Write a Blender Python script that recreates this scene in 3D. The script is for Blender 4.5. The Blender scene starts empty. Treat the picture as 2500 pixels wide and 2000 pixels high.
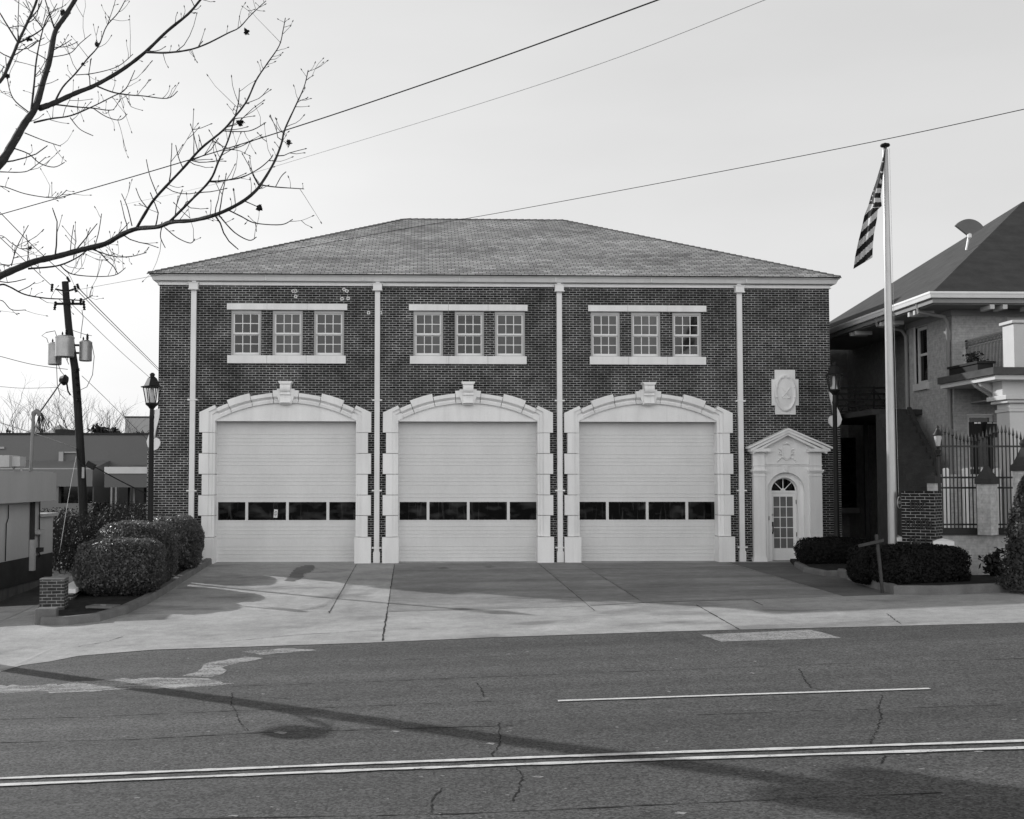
import bpy, math, random
import numpy as np
from mathutils import Vector, Matrix
random.seed(7); rng = np.random.default_rng(7)
S = bpy.context.scene
COL = S.collection
R = math.radians
# ------------------------------------------------------------------ camera
F = 2800.0                    # focal length in pixels of the 2500 px wide photograph
UC, VC = 1124.0, 1023.0       # optical axis in the photograph (it was cropped)
ZC = 2.52                     # eye height above the fire station's floor
YAW, PIT = math.atan(94/2800), math.atan(147/2800)
cam = bpy.data.cameras.new('camera'); camo = bpy.data.objects.new('camera', cam); COL.objects.link(camo)
cam.sensor_width = 36; cam.sensor_fit = 'HORIZONTAL'; cam.lens = F/2500*36
cam.shift_x = (1250-UC)/2500; cam.shift_y = (VC-1000)/2500
cam.clip_start = .1; cam.clip_end = 3000
camo.location = (0, 0, ZC); camo.rotation_euler = (R(90)+PIT, 0, -YAW)
S.camera = camo
# ------------------------------------------------------------------ light
SUN_EL, SUN_AZ = R(24), math.atan2(-.76, .65)      # azimuth from +Y, negative = to the left
sd = Vector((math.sin(SUN_AZ)*math.cos(SUN_EL), math.cos(SUN_AZ)*math.cos(SUN_EL), math.sin(SUN_EL)))
sun = bpy.data.lights.new('sun', 'SUN'); sun.energy = 3.9; sun.angle = R(.55); sun.color = (1, 1, 1)
suno = bpy.data.objects.new('sun', sun); COL.objects.link(suno); suno.rotation_euler = sd.to_track_quat('Z', 'Y').to_euler(); suno.location = (-20, 20, 30)
W = bpy.data.worlds.new('World'); S.world = W; W.use_nodes = True
nt = W.node_tree; N = nt.nodes; L = nt.links
bg = N['Background']; bg.inputs[1].default_value = .10
sky = N.new('ShaderNodeTexSky'); sky.sky_type = 'NISHITA'; sky.sun_disc = False
sky.sun_elevation = SUN_EL; sky.sun_rotation = SUN_AZ; sky.air_density = 1.0; sky.dust_density = 3.0; sky.ozone_density = 1
bw = N.new('ShaderNodeRGBToBW'); L.new(sky.outputs[0], bw.inputs[0])       # black and white photograph
# thin high cloud veil over the sky: evens the brightness, soft streaks
tc = N.new('ShaderNodeTexCoord'); mp = N.new('ShaderNodeMapping'); mp.inputs['Scale'].default_value = (1, 1, 3.5)
L.new(tc.outputs['Generated'], mp.inputs[0])
nz = N.new('ShaderNodeTexNoise'); nz.inputs['Scale'].default_value = 1.6; nz.inputs['Detail'].default_value = 5; nz.inputs['Roughness'].default_value = .5
L.new(mp.outputs[0], nz.inputs['Vector'])
pw = N.new('ShaderNodeMath'); pw.operation = 'POWER'; pw.inputs[1].default_value = .262
L.new(bw.outputs[0], pw.inputs[0])
ml = N.new('ShaderNodeMath'); ml.operation = 'MULTIPLY'; ml.inputs[1].default_value = 5.4
L.new(pw.outputs[0], ml.inputs[0])
cr = N.new('ShaderNodeMapRange'); cr.inputs[1].default_value = .3; cr.inputs[2].default_value = .7; cr.inputs[3].default_value = .93; cr.inputs[4].default_value = 1.07
L.new(nz.outputs[0], cr.inputs[0])
m2 = N.new('ShaderNodeMath'); m2.operation = 'MULTIPLY'; L.new(ml.outputs[0], m2.inputs[0]); L.new(cr.outputs[0], m2.inputs[1])
# unseen sky behind the camera is brightened, an added fill for the shaded front
sy = N.new('ShaderNodeSeparateXYZ'); L.new(tc.outputs['Generated'], sy.inputs[0])
bk = N.new('ShaderNodeMapRange'); bk.interpolation_type = 'SMOOTHSTEP'; bk.inputs[1].default_value = .1; bk.inputs[2].default_value = -.75; bk.inputs[3].default_value = 1; bk.inputs[4].default_value = 2.55
L.new(sy.outputs[1], bk.inputs[0])
m3 = N.new('ShaderNodeMath'); m3.operation = 'MULTIPLY'; L.new(m2.outputs[0], m3.inputs[0]); L.new(bk.outputs[0], m3.inputs[1])
zn = N.new('ShaderNodeMapRange'); zn.interpolation_type = 'SMOOTHSTEP'; zn.inputs[1].default_value = .38; zn.inputs[2].default_value = .85; zn.inputs[3].default_value = 1; zn.inputs[4].default_value = .15   # unseen zenith dimmed to deepen the ground shadows
L.new(sy.outputs[2], zn.inputs[0])
m4 = N.new('ShaderNodeMath'); m4.operation = 'MULTIPLY'; L.new(m3.outputs[0], m4.inputs[0]); L.new(zn.outputs[0], m4.inputs[1])
L.new(m4.outputs[0], bg.inputs[0])
S.view_settings.view_transform = 'Standard'; S.view_settings.look = 'None'; S.view_settings.gamma = 1
S.view_settings.exposure = 0; S.view_settings.use_curve_mapping = False
S.cycles.max_bounces = 8; S.cycles.transparent_max_bounces = 12
# ------------------------------------------------------------------ pixel <-> world
RM = Matrix.Rotation(-YAW, 3, 'Z') @ Matrix.Rotation(R(90)+PIT, 3, 'X')
def ray(u, v): return RM @ Vector(((u-UC)/F, -(v-VC)/F, -1))
def at(u, v, Y):
    d = ray(u, v); t = Y/d.y; return Vector((d.x*t, Y, ZC+d.z*t))
def atX(u, v, X):
    d = ray(u, v); t = X/d.x; return Vector((X, d.y*t, ZC+d.z*t))
YC = 20.1
def gz(x, y):
    zr = -.30+.036*max(-30, min(30, x))
    if y <= YC: return zr
    dip = -.45*max(0, min(1, (-8.5-x)/1.5))*max(0, min(1, (y-22)/4))   # the neighbour's yard lies lower
    if y < 35: return zr*(35-y)/(35-YC)+dip
    return dip
def gnd(u, v, dz=0):
    d = ray(u, v); t = (dz-ZC)/d.z
    for _ in range(40):
        x, y = d.x*t, d.y*t
        t = .5*t+.5*(gz(x, min(y, 60))+dz-ZC)/d.z
    return Vector((d.x*t, d.y*t, gz(d.x*t, d.y*t)+dz))
# ------------------------------------------------------------------ mesh builder
class MB:
    def __init__(s): s.v = []; s.f = []; s.m = []
    def add(s, vs, fs, m=0):
        o = len(s.v); s.v += [tuple(p) for p in vs]; s.f += [tuple(i+o for i in f) for f in fs]; s.m += [m]*len(fs); return s
    def quad(s, a, b, c, d, m=0): return s.add([a, b, c, d], [(0, 1, 2, 3)], m)
    def box(s, x0, x1, y0, y1, z0, z1, m=0):
        return s.add([(x0,y0,z0),(x1,y0,z0),(x1,y1,z0),(x0,y1,z0),(x0,y0,z1),(x1,y0,z1),(x1,y1,z1),(x0,y1,z1)],
                     [(0,3,2,1),(4,5,6,7),(0,1,5,4),(1,2,6,5),(2,3,7,6),(3,0,4,7)], m)
    def obox(s, c, sx, sy, sz, rz=0, tilt=None, m=0):
        M = Matrix.Rotation(rz, 3, 'Z')
        if tilt: M = M @ Matrix.Rotation(tilt[1], 3, tilt[0])
        P = [Vector(c)+M @ Vector((a*sx/2, b*sy/2, e*sz/2)) for e in (-1, 1) for a, b in ((-1,-1),(1,-1),(1,1),(-1,1))]
        return s.add(P, [(0,3,2,1),(4,5,6,7),(0,1,5,4),(1,2,6,5),(2,3,7,6),(3,0,4,7)], m)
    def prism(s, poly, y0, y1, m=0):           # poly in (x,z), extruded along y
        n = len(poly)
        return s.add([(x, y0, z) for x, z in poly]+[(x, y1, z) for x, z in poly],
                     [tuple(range(n)), tuple(range(2*n-1, n-1, -1))]+[((i+1)%n, i, i+n, (i+1)%n+n) for i in range(n)], m)
    def prismx(s, poly, x0, x1, m=0):          # poly in (y,z), extruded along x
        n = len(poly)
        return s.add([(x0, y, z) for y, z in poly]+[(x1, y, z) for y, z in poly],
                     [tuple(range(n)), tuple(range(2*n-1, n-1, -1))]+[((i+1)%n, i, i+n, (i+1)%n+n) for i in range(n)], m)
    def prismz(s, poly, z0, z1, m=0):
        n = len(poly)
        return s.add([(x, y, z0) for x, y in poly]+[(x, y, z1) for x, y in poly],
                     [tuple(range(n-1, -1, -1)), tuple(range(n, 2*n))]+[(i, (i+1)%n, (i+1)%n+n, i+n) for i in range(n)], m)
    def tube(s, pts, rad, n=6, caps=True, m=0):
        pts = [Vector(p) for p in pts]
        if not hasattr(rad, '__len__'): rad = [rad]*len(pts)
        vs = []; up = None
        for i, p in enumerate(pts):
            d = (pts[min(i+1, len(pts)-1)]-pts[max(i-1, 0)])
            d = d.normalized() if d.length > 1e-9 else Vector((0, 0, 1))
            if up is None:
                up = d.orthogonal().normalized()
            else:
                up = up-d*up.dot(d)
                up = up.normalized() if up.length > 1e-6 else d.orthogonal().normalized()
            b = d.cross(up)
            for k in range(n):
                a = 2*math.pi*k/n; vs.append(p+(up*math.cos(a)+b*math.sin(a))*rad[i])
        fs = []
        for i in range(len(pts)-1):
            for k in range(n):
                fs.append((i*n+k, i*n+(k+1)%n, (i+1)*n+(k+1)%n, (i+1)*n+k))
        if caps: fs += [tuple(range(n-1, -1, -1)), tuple(range((len(pts)-1)*n, len(pts)*n))]
        return s.add(vs, fs, m)
    def lathe(s, prof, c, n=24, ph=0, m=0):   # prof [(r,z)...] about a vertical axis at c
        vs = []; fs = []
        for r, z in prof:
            for k in range(n):
                a = 2*math.pi*k/n+ph; vs.append((c[0]+r*math.cos(a), c[1]+r*math.sin(a), c[2]+z))
        for i in range(len(prof)-1):
            for k in range(n):
                fs.append((i*n+k, i*n+(k+1)%n, (i+1)*n+(k+1)%n, (i+1)*n+k))
        fs += [tuple(range(n-1, -1, -1)), tuple(range((len(prof)-1)*n, len(prof)*n))]
        return s.add(vs, fs, m)
    def leaves(s, P, Nn, size, el=1.8, tilt=.9):
        n = len(P)
        Nn = Nn+rng.normal(0, tilt, (n, 3)); Nn /= np.linalg.norm(Nn, axis=1)[:, None]
        t = np.cross(Nn, rng.normal(0, 1, (n, 3))); t /= np.linalg.norm(t, axis=1)[:, None]
        b = np.cross(Nn, t)
        sz = (size*rng.uniform(.6, 1.3, n))[:, None]
        q = np.stack([P-t*sz*el/2, P+b*sz/2-t*sz*.1, P+t*sz*el/2, P-b*sz/2-t*sz*.1], 1).reshape(-1, 3)
        o = len(s.v); s.v += [tuple(x) for x in q.tolist()]
        s.f += [(o+4*i, o+4*i+1, o+4*i+2, o+4*i+3) for i in range(n)]; s.m += [0]*n
        return s
ORG = {}
def tag(o, label=None, cat=None, group=None, kind=None):
    if label: o['label'] = label
    if cat: o['category'] = cat
    if group: o['group'] = group
    if kind: o['kind'] = kind
    return o
def thing(name, label, cat, loc, group=None):
    o = bpy.data.objects.new(name, None); COL.objects.link(o); o.location = loc
    o.empty_display_size = .3
    ORG[o.name] = Vector(loc); return tag(o, label, cat, group)
def build(mb, name, mat, parent=None, smooth=False, bevel=0, label=None, cat=None, group=None, kind=None):
    if parent is not None: org = ORG[parent.name]
    else:
        A = np.array(mb.v); org = Vector(((A[:,0].min()+A[:,0].max())/2, (A[:,1].min()+A[:,1].max())/2, A[:,2].min()))
    me = bpy.data.meshes.new(name)
    me.from_pydata([(x-org.x, y-org.y, z-org.z) for x, y, z in mb.v], [], mb.f)
    mats = mat if isinstance(mat, (list, tuple)) else [mat]
    for k in mats: me.materials.append(k)
    if len(mats) > 1: me.polygons.foreach_set('material_index', mb.m)
    if smooth:
        me.polygons.foreach_set('use_smooth', [True]*len(me.polygons)); me.set_sharp_from_angle(angle=R(38))
    me.update()
    o = bpy.data.objects.new(name, me); COL.objects.link(o)
    if parent is not None: o.parent = parent
    else: o.location = org
    ORG[o.name] = org
    if bevel:
        b = o.modifiers.new('bevel', 'BEVEL'); b.width = bevel; b.segments = 2; b.limit_method = 'ANGLE'; b.angle_limit = R(40); b.harden_normals = False
    return tag(o, label, cat, group, kind)
def structure(mb, name, mat, **k): return build(mb, name, mat, kind='structure', **k)
def place_copy(src, loc, label=None):
    def cp(o, par):
        c = o.copy(); COL.objects.link(c)
        if par is not None: c.parent = par
        for ch in [x for x in bpy.data.objects if x.parent == o and x != c]: cp(ch, c)
        return c
    c = cp(src, None); c.location = loc
    if label: c['label'] = label
    return c
# ------------------------------------------------------------------ materials (greys: the photograph is black and white)
def newmat(name):
    m = bpy.data.materials.new(name); m.use_nodes = True
    t = m.node_tree; return m, t, t.nodes['Principled BSDF']
def g(v): return (v, v, v, 1)
def noise(t, vec, scale, detail=4, rough=.6):
    n = t.nodes.new('ShaderNodeTexNoise'); n.inputs['Scale'].default_value = scale; n.inputs['Detail'].default_value = detail; n.inputs['Roughness'].default_value = rough
    if vec is not None: t.links.new(vec, n.inputs['Vector'])
    return n.outputs[0]
def rngmap(t, val, a, b, c, d):
    n = t.nodes.new('ShaderNodeMapRange'); t.links.new(val, n.inputs[0])
    for i, x in enumerate((a, b, c, d)): n.inputs[i+1].default_value = x
    return n.outputs[0]
def mth(t, op, a, b=None):
    n = t.nodes.new('ShaderNodeMath'); n.operation = op
    for i, x in enumerate((a, b)):
        if x is None: continue
        if isinstance(x, (int, float)): n.inputs[i].default_value = x
        else: t.links.new(x, n.inputs[i])
    return n.outputs[0]
def objvec(t, scale=(1, 1, 1)):
    c = t.nodes.new('ShaderNodeTexCoord'); m = t.nodes.new('ShaderNodeMapping'); m.inputs['Scale'].default_value = scale
    t.links.new(c.outputs['Object'], m.inputs[0]); return m.outputs[0]
def bump(t, b, h, strength=.3, dist=.01):
    n = t.nodes.new('ShaderNodeBump'); n.inputs['Strength'].default_value = strength; n.inputs['Distance'].default_value = dist
    t.links.new(h, n.inputs['Height']); t.links.new(n.outputs[0], b.inputs['Normal'])
def plain(name, v, rough=.6, spec=.4, var=.12, sc=3.0, fine=40, bmp=.1, metal=0, stretch=(1, 1, 1), coat=0):
    m, t, b = newmat(name)
    b.inputs['Roughness'].default_value = rough; b.inputs['Specular IOR Level'].default_value = spec; b.inputs['Metallic'].default_value = metal
    vec = objvec(t, stretch)
    a = rngmap(t, noise(t, vec, sc, 5), .3, .7, 1-var, 1+var)
    c = rngmap(t, noise(t, vec, fine, 3), .3, .7, 1-var*.5, 1+var*.5)
    k = mth(t, 'MULTIPLY', mth(t, 'MULTIPLY', a, c), v)
    t.links.new(k, b.inputs['Base Color'])
    if bmp: bump(t, b, noise(t, vec, fine, 4), bmp, .006)
    return m
def brickmat(name, c1, c2, mortar, bw_=.2135, bh=.0685, ms=.0072, bumpy=.5, big=.25, hv=(1, 1)):
    m, t, b = newmat(name)
    c = t.nodes.new('ShaderNodeTexCoord'); sx = t.nodes.new('ShaderNodeSeparateXYZ'); t.links.new(c.outputs['Object'], sx.inputs[0])
    cb = t.nodes.new('ShaderNodeCombineXYZ'); t.links.new(mth(t, 'ADD', mth(t, 'MULTIPLY', sx.outputs[0], hv[0]), mth(t, 'MULTIPLY', sx.outputs[1], hv[1])), cb.inputs[0]); t.links.new(sx.outputs[2], cb.inputs[1])
    # slightly wandering courses
    wob = t.nodes.new('ShaderNodeVectorMath'); wob.operation = 'SCALE'; nn = t.nodes.new('ShaderNodeTexNoise'); nn.inputs['Scale'].default_value = 5; t.links.new(cb.outputs[0], nn.inputs['Vector'])
    t.links.new(nn.outputs['Color'], wob.inputs[0]); wob.inputs['Scale'].default_value = .012
    ad = t.nodes.new('ShaderNodeVectorMath'); t.links.new(cb.outputs[0], ad.inputs[0]); t.links.new(wob.outputs[0], ad.inputs[1])
    bt = t.nodes.new('ShaderNodeTexBrick'); t.links.new(ad.outputs[0], bt.inputs['Vector'])
    bt.inputs['Scale'].default_value = 1; bt.inputs['Brick Width'].default_value = bw_; bt.inputs['Row Height'].default_value = bh
    bt.inputs['Mortar Size'].default_value = ms; bt.inputs['Mortar Smooth'].default_value = .25
    bt.inputs['Color1'].default_value = g(c1); bt.inputs['Color2'].default_value = g(c2); bt.inputs['Mortar'].default_value = g(mortar)
    va = rngmap(t, noise(t, c.outputs['Object'], .55, 5, .65), .3, .7, 1-big, 1+big)
    vb = mth(t, 'MULTIPLY', rngmap(t, noise(t, c.outputs['Object'], 9, 4), .3, .7, .78, 1.22), rngmap(t, noise(t, c.outputs['Object'], 2.2, 5, .7), .3, .7, 1-big*.5, 1+big*.5))
    mx = t.nodes.new('ShaderNodeMix'); mx.data_type = 'RGBA'; mx.blend_type = 'MULTIPLY'; mx.inputs[0].default_value = 1
    t.links.new(bt.outputs['Color'], mx.inputs[6]); t.links.new(mth(t, 'MULTIPLY', va, vb), mx.inputs[7])
    t.links.new(mx.outputs[2], b.inputs['Base Color']); b.inputs['Roughness'].default_value = .8; b.inputs['Specular IOR Level'].default_value = .25
    h = mth(t, 'ADD', mth(t, 'MULTIPLY', bt.outputs['Fac'], -1.0), mth(t, 'MULTIPLY', noise(t, c.outputs['Object'], 60, 3), .35))
    bump(t, b, h, bumpy, .008)
    return m
def glassmat(name, v, rough=.06, spec=.5, var=.3, sc=2):
    m = plain(name, v, rough, spec, var, sc, 8, 0, stretch=(1, 1, .7)); return m
M = {}
M['brick'] = brickmat('dark_brick', .006, .03, .34, bh=.0705, ms=.0082, big=.55)
M['signbrick'] = brickmat('sign_brick', .007, .014, .3, ms=.0065, hv=(-math.cos(R(40))+math.sin(R(40)), math.cos(R(40))+math.sin(R(40))))
M['pierbrick'] = brickmat('pier_brick', .03, .06, .3)
M['paintbrick'] = brickmat('painted_brick', .30, .33, .26, ms=.004, bumpy=.4, big=.035)
M['whitebrick'] = brickmat('white_painted_brick', .42, .46, .36, ms=.004, bumpy=.6, big=.1)
M['stone'] = plain('painted_cast_stone', .80, .65, .3, .085, 1.1, 60, .2, stretch=(1.6, 1.6, .45))
M['trim'] = plain('white_gloss_trim', .78, .45, .4, .05, 1.2, 30, .04)
M['frame'] = plain('painted_window_frame', .46, .5, .4, .06, 3, 50, .03)
M['door'] = plain('garage_door_enamel', .66, .5, .35, .06, .9, 25, .03, stretch=(1, 1, .5))
m, t, b = newmat('dark_door_glass'); M['panedark'] = m
v = objvec(t, (1, 1, 2.2)); n1 = rngmap(t, noise(t, v, 2.2, 2, .4), .5, .75, .0, .035); n2 = rngmap(t, noise(t, objvec(t, (6, 1, .6)), 2.0, 3, .5), .58, .7, 0, .03)  # pale noise in the glass colour stands in for faint reflections
t.links.new(mth(t, 'ADD', mth(t, 'ADD', n1, n2), .003), b.inputs['Base Color']); b.inputs['Roughness'].default_value = .05; b.inputs['Specular IOR Level'].default_value = .3
M['pane'] = glassmat('upper_window_glass', .05, .07, .5, .45, 1.3)
M['sash'] = plain('white_window_sash', .8, .5, .4, .04, 3, 50, .02)
M['panemid'] = glassmat('window_glass_with_blind', .034, .05, .5, .3, 1.1)
M['panedeep'] = glassmat('window_glass_dark_room', .012, .05, .5, .6, 2.5)
M['panelight'] = glassmat('frosted_door_glass', .14, .2, .4, .1, 2)
M['blackmetal'] = plain('black_painted_metal', .011, .5, .25, .15, 8, 60, .05)
M['ironwork'] = plain('wrought_iron', .018, .5, .4, .2, 8, 60, .05)
M['galv'] = plain('galvanised_metal', .42, .4, .5, .12, 4, 40, .05, metal=.4)
M['pole'] = plain('brushed_aluminium_pole', .42, .38, .5, .1, 3, 25, .05, metal=.55, stretch=(3, 3, .6))
M['wood'] = plain('creosoted_pole_wood', .026, .85, .2, .3, 6, 40, .6, stretch=(4, 4, .3))
M['greywood'] = plain('weathered_grey_wood', .055, .85, .2, .25, 8, 40, .5)
M['bark'] = plain('bark', .035, .9, .2, .35, 9, 45, .8)
M['twig'] = plain('far_twig_bark', .07, .9, .2, .3, 3, 20, 0)
def leafmat(name, v, rough, spec, trans, var=.4, thru=2.2):
    m = plain(name, v, rough, spec, var, 5, 30, 0); t = m.node_tree; t.nodes['Principled BSDF'].inputs['Coat Weight'].default_value = .3 if spec > .7 else 0; t.nodes['Principled BSDF'].inputs['Coat Roughness'].default_value = .38; b = t.nodes['Principled BSDF']
    tl = t.nodes.new('ShaderNodeBsdfTranslucent'); tl.inputs[0].default_value = g(v*thru); mx = t.nodes.new('ShaderNodeMixShader'); mx.inputs[0].default_value = trans
    t.links.new(b.outputs[0], mx.inputs[1]); t.links.new(tl.outputs[0], mx.inputs[2]); t.links.new(mx.outputs[0], t.nodes['Material Output'].inputs[0]); return m
M['leaf'] = leafmat('glossy_evergreen_leaf', .032, .42, .75, .3, thru=9)
M['leafdull'] = leafmat('hedge_leaf', .011, .6, .15, .15)
M['leafconifer'] = leafmat('conifer_scale_leaf', .05, .6, .3, .25)
M['leafwild'] = leafmat('undergrowth_leaf', .022, .6, .2, .15, .6)
M['deadleaf'] = plain('dry_leaf', .03, .8, .2, .3, 10, 40, 0)
M['soil'] = plain('dark_bed_soil', .03, .95, .1, .4, 5, 40, .8)
M['kerb'] = plain('kerb_concrete', .155, .85, .2, .22, 3, 50, .4)
M['greypaint'] = plain('grey_rendered_wall', .45, .8, .2, .08, .8, 30, .15, stretch=(1, 1, .4))
M['fascia'] = plain('pale_fascia_panel', .42, .7, .3, .08, .8, 30, .05, stretch=(1, 1, .3))
M['darkband'] = plain('dark_painted_plinth', .04, .8, .2, .2, 2, 30, .1)
M['lowwall'] = plain('stained_foundation_render', .12, .9, .2, .35, 2, 20, .2, stretch=(1, 1, .4))
M['warehouse'] = plain('warehouse_metal_cladding', .17, .7, .3, .06, .3, 10, .0)
M['warehouse_low'] = plain('warehouse_lower_cladding', .21, .7, .3, .06, .3, 10, .0)
M['darkroof'] = plain('dark_shingle_roof', .07, .9, .2, .2, 2, 40, .5, stretch=(1, 1, 2))
M['grey_soffit'] = plain('painted_soffit', .22, .7, .3, .08, 2, 20, .05)
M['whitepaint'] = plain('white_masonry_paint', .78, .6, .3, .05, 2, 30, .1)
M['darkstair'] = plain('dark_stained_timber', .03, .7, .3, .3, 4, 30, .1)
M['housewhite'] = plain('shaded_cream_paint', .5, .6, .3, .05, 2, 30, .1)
M['dishgrey'] = plain('dull_dish_metal', .13, .6, .3, .08, 3, 30, .05)
M['wire'] = plain('wire_insulation', .02, .8, .1, .1, 3, 30, 0)
M['mastgrey'] = plain('dull_grey_conduit', .2, .6, .3, .1, 3, 30, .05)
M['paper'] = plain('paper', .7, .8, .2, .03, 3, 30, 0)
M['ink'] = plain('printed_ink', .06, .8, .2, .03, 3, 30, 0)
M['flagdark'] = plain('flag_dark_stripe', .012, .8, .2, .1, 5, 60, .1)
M['flaglight'] = plain('flag_white_stripe', .5, .8, .2, .1, 5, 60, .1)
M['flagfield'] = plain('flag_field', .05, .8, .2, .1, 5, 60, .1)
M['frost'] = plain('frosted_lamp_glass', .6, .3, .5, .03, 3, 30, 0)
M['marking'] = plain('worn_road_paint', .62, .8, .2, .18, 6, 45, .2)
M['seam'] = plain('road_seam_tar', .018, .9, .2, .2, 5, 40, 0)
M['joint'] = plain('slab_joint_dirt', .035, .95, .1, .2, 5, 40, 0)
M['patch'] = plain('pale_road_patch', .32, .9, .2, .2, 4, 90, .3)
t = M['marking'].node_tree; t.links.new(rngmap(t, noise(t, objvec(t, (14, 26, 1)), 1.0, 6, .75), .34, .42, 0, 1), t.nodes['Principled BSDF'].inputs['Alpha'])
t = M['patch'].node_tree; t.links.new(rngmap(t, noise(t, objvec(t, (25, 40, 1)), 1.0, 4, .75), .36, .5, .15, 1), t.nodes['Principled BSDF'].inputs['Alpha'])
for k in ('stone', 'trim'):      # faint rain streaks
    t = M[k].node_tree; b = t.nodes['Principled BSDF']; src = b.inputs['Base Color'].links[0].from_socket
    t.links.new(mth(t, 'MULTIPLY', src, rngmap(t, noise(t, objvec(t, (5, 5, .22)), 1.0, 4, .65), .52, .72, 1, .92)), b.inputs['Base Color'])
m = plain('worn_pale_patch', .46, .9, .2, .25, 4, 90, .3); M['worn'] = m; t = m.node_tree
nn_ = mth(t, 'ADD', mth(t, 'MULTIPLY', noise(t, objvec(t, (1.2, 5, 1)), 1.0, 5, .7), .5), mth(t, 'MULTIPLY', noise(t, objvec(t, (22, 30, 1)), 1.0, 3, .7), .5)); b = t.nodes['Principled BSDF']; t.links.new(rngmap(t, nn_, .38, .56, 0, .8), b.inputs['Alpha'])
m, t, b = newmat('lantern_glass'); M['lglass'] = m
tr = t.nodes.new('ShaderNodeBsdfTransparent'); tr.inputs[0].default_value = g(.88); gl = t.nodes.new('ShaderNodeBsdfGlossy'); gl.inputs['Roughness'].default_value = .05
mxs = t.nodes.new('ShaderNodeMixShader'); mxs.inputs[0].default_value = .08; t.links.new(tr.outputs[0], mxs.inputs[1]); t.links.new(gl.outputs[0], mxs.inputs[2]); t.links.new(mxs.outputs[0], t.nodes['Material Output'].inputs[0])
# asphalt
m, t, b = newmat('asphalt'); M['asphalt'] = m
v = objvec(t)
sp = t.nodes.new('ShaderNodeTexVoronoi'); sp.inputs['Scale'].default_value = 48; t.links.new(v, sp.inputs['Vector'])
sxy = t.nodes.new('ShaderNodeSeparateXYZ'); t.links.new(sp.outputs['Color'], sxy.inputs[0])
agg = rngmap(t, sxy.outputs[0], 0, 1, .45, 1.6)
big = rngmap(t, noise(t, objvec(t, (.05, .75, 1)), 1.0, 5), .32, .68, .74, 1.26)
mid = rngmap(t, noise(t, v, 2.5, 6, .7), .3, .7, .86, 1.14)
fl = t.nodes.new('ShaderNodeTexVoronoi'); fl.inputs['Scale'].default_value = 1; t.links.new(objvec(t, (5, 9, 1)), fl.inputs['Vector'])
flc = t.nodes.new('ShaderNodeSeparateXYZ'); t.links.new(fl.outputs['Color'], flc.inputs[0])
spot = mth(t, 'MULTIPLY', mth(t, 'LESS_THAN', fl.outputs['Distance'], rngmap(t, flc.outputs[1], 0, 1, .03, .16)), mth(t, 'GREATER_THAN', flc.outputs[0], .90))
col = mth(t, 'MULTIPLY', mth(t, 'MULTIPLY', mth(t, 'MULTIPLY', agg, big), mid), .082)
col = mth(t, 'ADD', col, mth(t, 'MULTIPLY', spot, .16))
t.links.new(col, b.inputs['Base Color']); b.inputs['Roughness'].default_value = .9; b.inputs['Specular IOR Level'].default_value = .25
bump(t, b, mth(t, 'ADD', sxy.outputs[0], noise(t, v, 140, 2)), .35, .006)
# concrete
m, t, b = newmat('concrete'); M['concrete'] = m
v = objvec(t)
a1 = rngmap(t, noise(t, objvec(t, (.6, .8, 1)), .9, 6, .62), .32, .68, .78, 1.18)
a2 = rngmap(t, noise(t, v, 4, 8, .78), .3, .7, .8, 1.2)
a3 = rngmap(t, noise(t, v, 38, 4, .7), .3, .7, .8, 1.2)
st = rngmap(t, noise(t, objvec(t, (.5, .9, 1)), .9, 3, .5), .56, .66, 1, .68)
col = mth(t, 'MULTIPLY', mth(t, 'MULTIPLY', mth(t, 'MULTIPLY', a1, a2), mth(t, 'MULTIPLY', a3, st)), .37)
t.links.new(col, b.inputs['Base Color']); b.inputs['Roughness'].default_value = .85; b.inputs['Specular IOR Level'].default_value = .25
bump(t, b, noise(t, v, 90, 4), .25, .006)
# darker apron slabs and the walk to the entrance
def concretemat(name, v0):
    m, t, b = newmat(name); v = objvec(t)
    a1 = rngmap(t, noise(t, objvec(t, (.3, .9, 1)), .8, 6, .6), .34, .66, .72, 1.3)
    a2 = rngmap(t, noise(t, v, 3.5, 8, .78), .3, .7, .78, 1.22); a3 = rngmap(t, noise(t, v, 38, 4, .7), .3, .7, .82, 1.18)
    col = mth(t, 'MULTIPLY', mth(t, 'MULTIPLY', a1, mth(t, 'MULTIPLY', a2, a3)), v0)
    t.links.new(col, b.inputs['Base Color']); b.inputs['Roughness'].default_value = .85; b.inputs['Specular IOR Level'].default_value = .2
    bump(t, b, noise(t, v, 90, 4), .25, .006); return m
M['apron'] = concretemat('dark_apron_concrete', .25); M['walk'] = concretemat('dark_walk_concrete', .14)
# roof shingles
m, t, b = newmat('slate_shingles'); M['shingle'] = m
c = t.nodes.new('ShaderNodeTexCoord'); sx = t.nodes.new('ShaderNodeSeparateXYZ'); t.links.new(c.outputs['Object'], sx.inputs[0])
cb = t.nodes.new('ShaderNodeCombineXYZ'); t.links.new(sx.outputs[0], cb.inputs[0])
EAVE_Z, RIDGE_Z, RUN, NC = 8.73, 12.16, 7.6, 46
t.links.new(mth(t, 'MULTIPLY', mth(t, 'SUBTRACT', sx.outputs[2], EAVE_Z), NC*.1/(RIDGE_Z-EAVE_Z)), cb.inputs[1])
bt = t.nodes.new('ShaderNodeTexBrick'); t.links.new(cb.outputs[0], bt.inputs['Vector'])
bt.inputs['Scale'].default_value = 1; bt.inputs['Brick Width'].default_value = .235; bt.inputs['Row Height'].default_value = .1
bt.inputs['Mortar Size'].default_value = .011; bt.inputs['Mortar Smooth'].default_value = .1
bt.inputs['Color1'].default_value = g(.34); bt.inputs['Color2'].default_value = g(.60); bt.inputs['Mortar'].default_value = g(.05)
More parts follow.
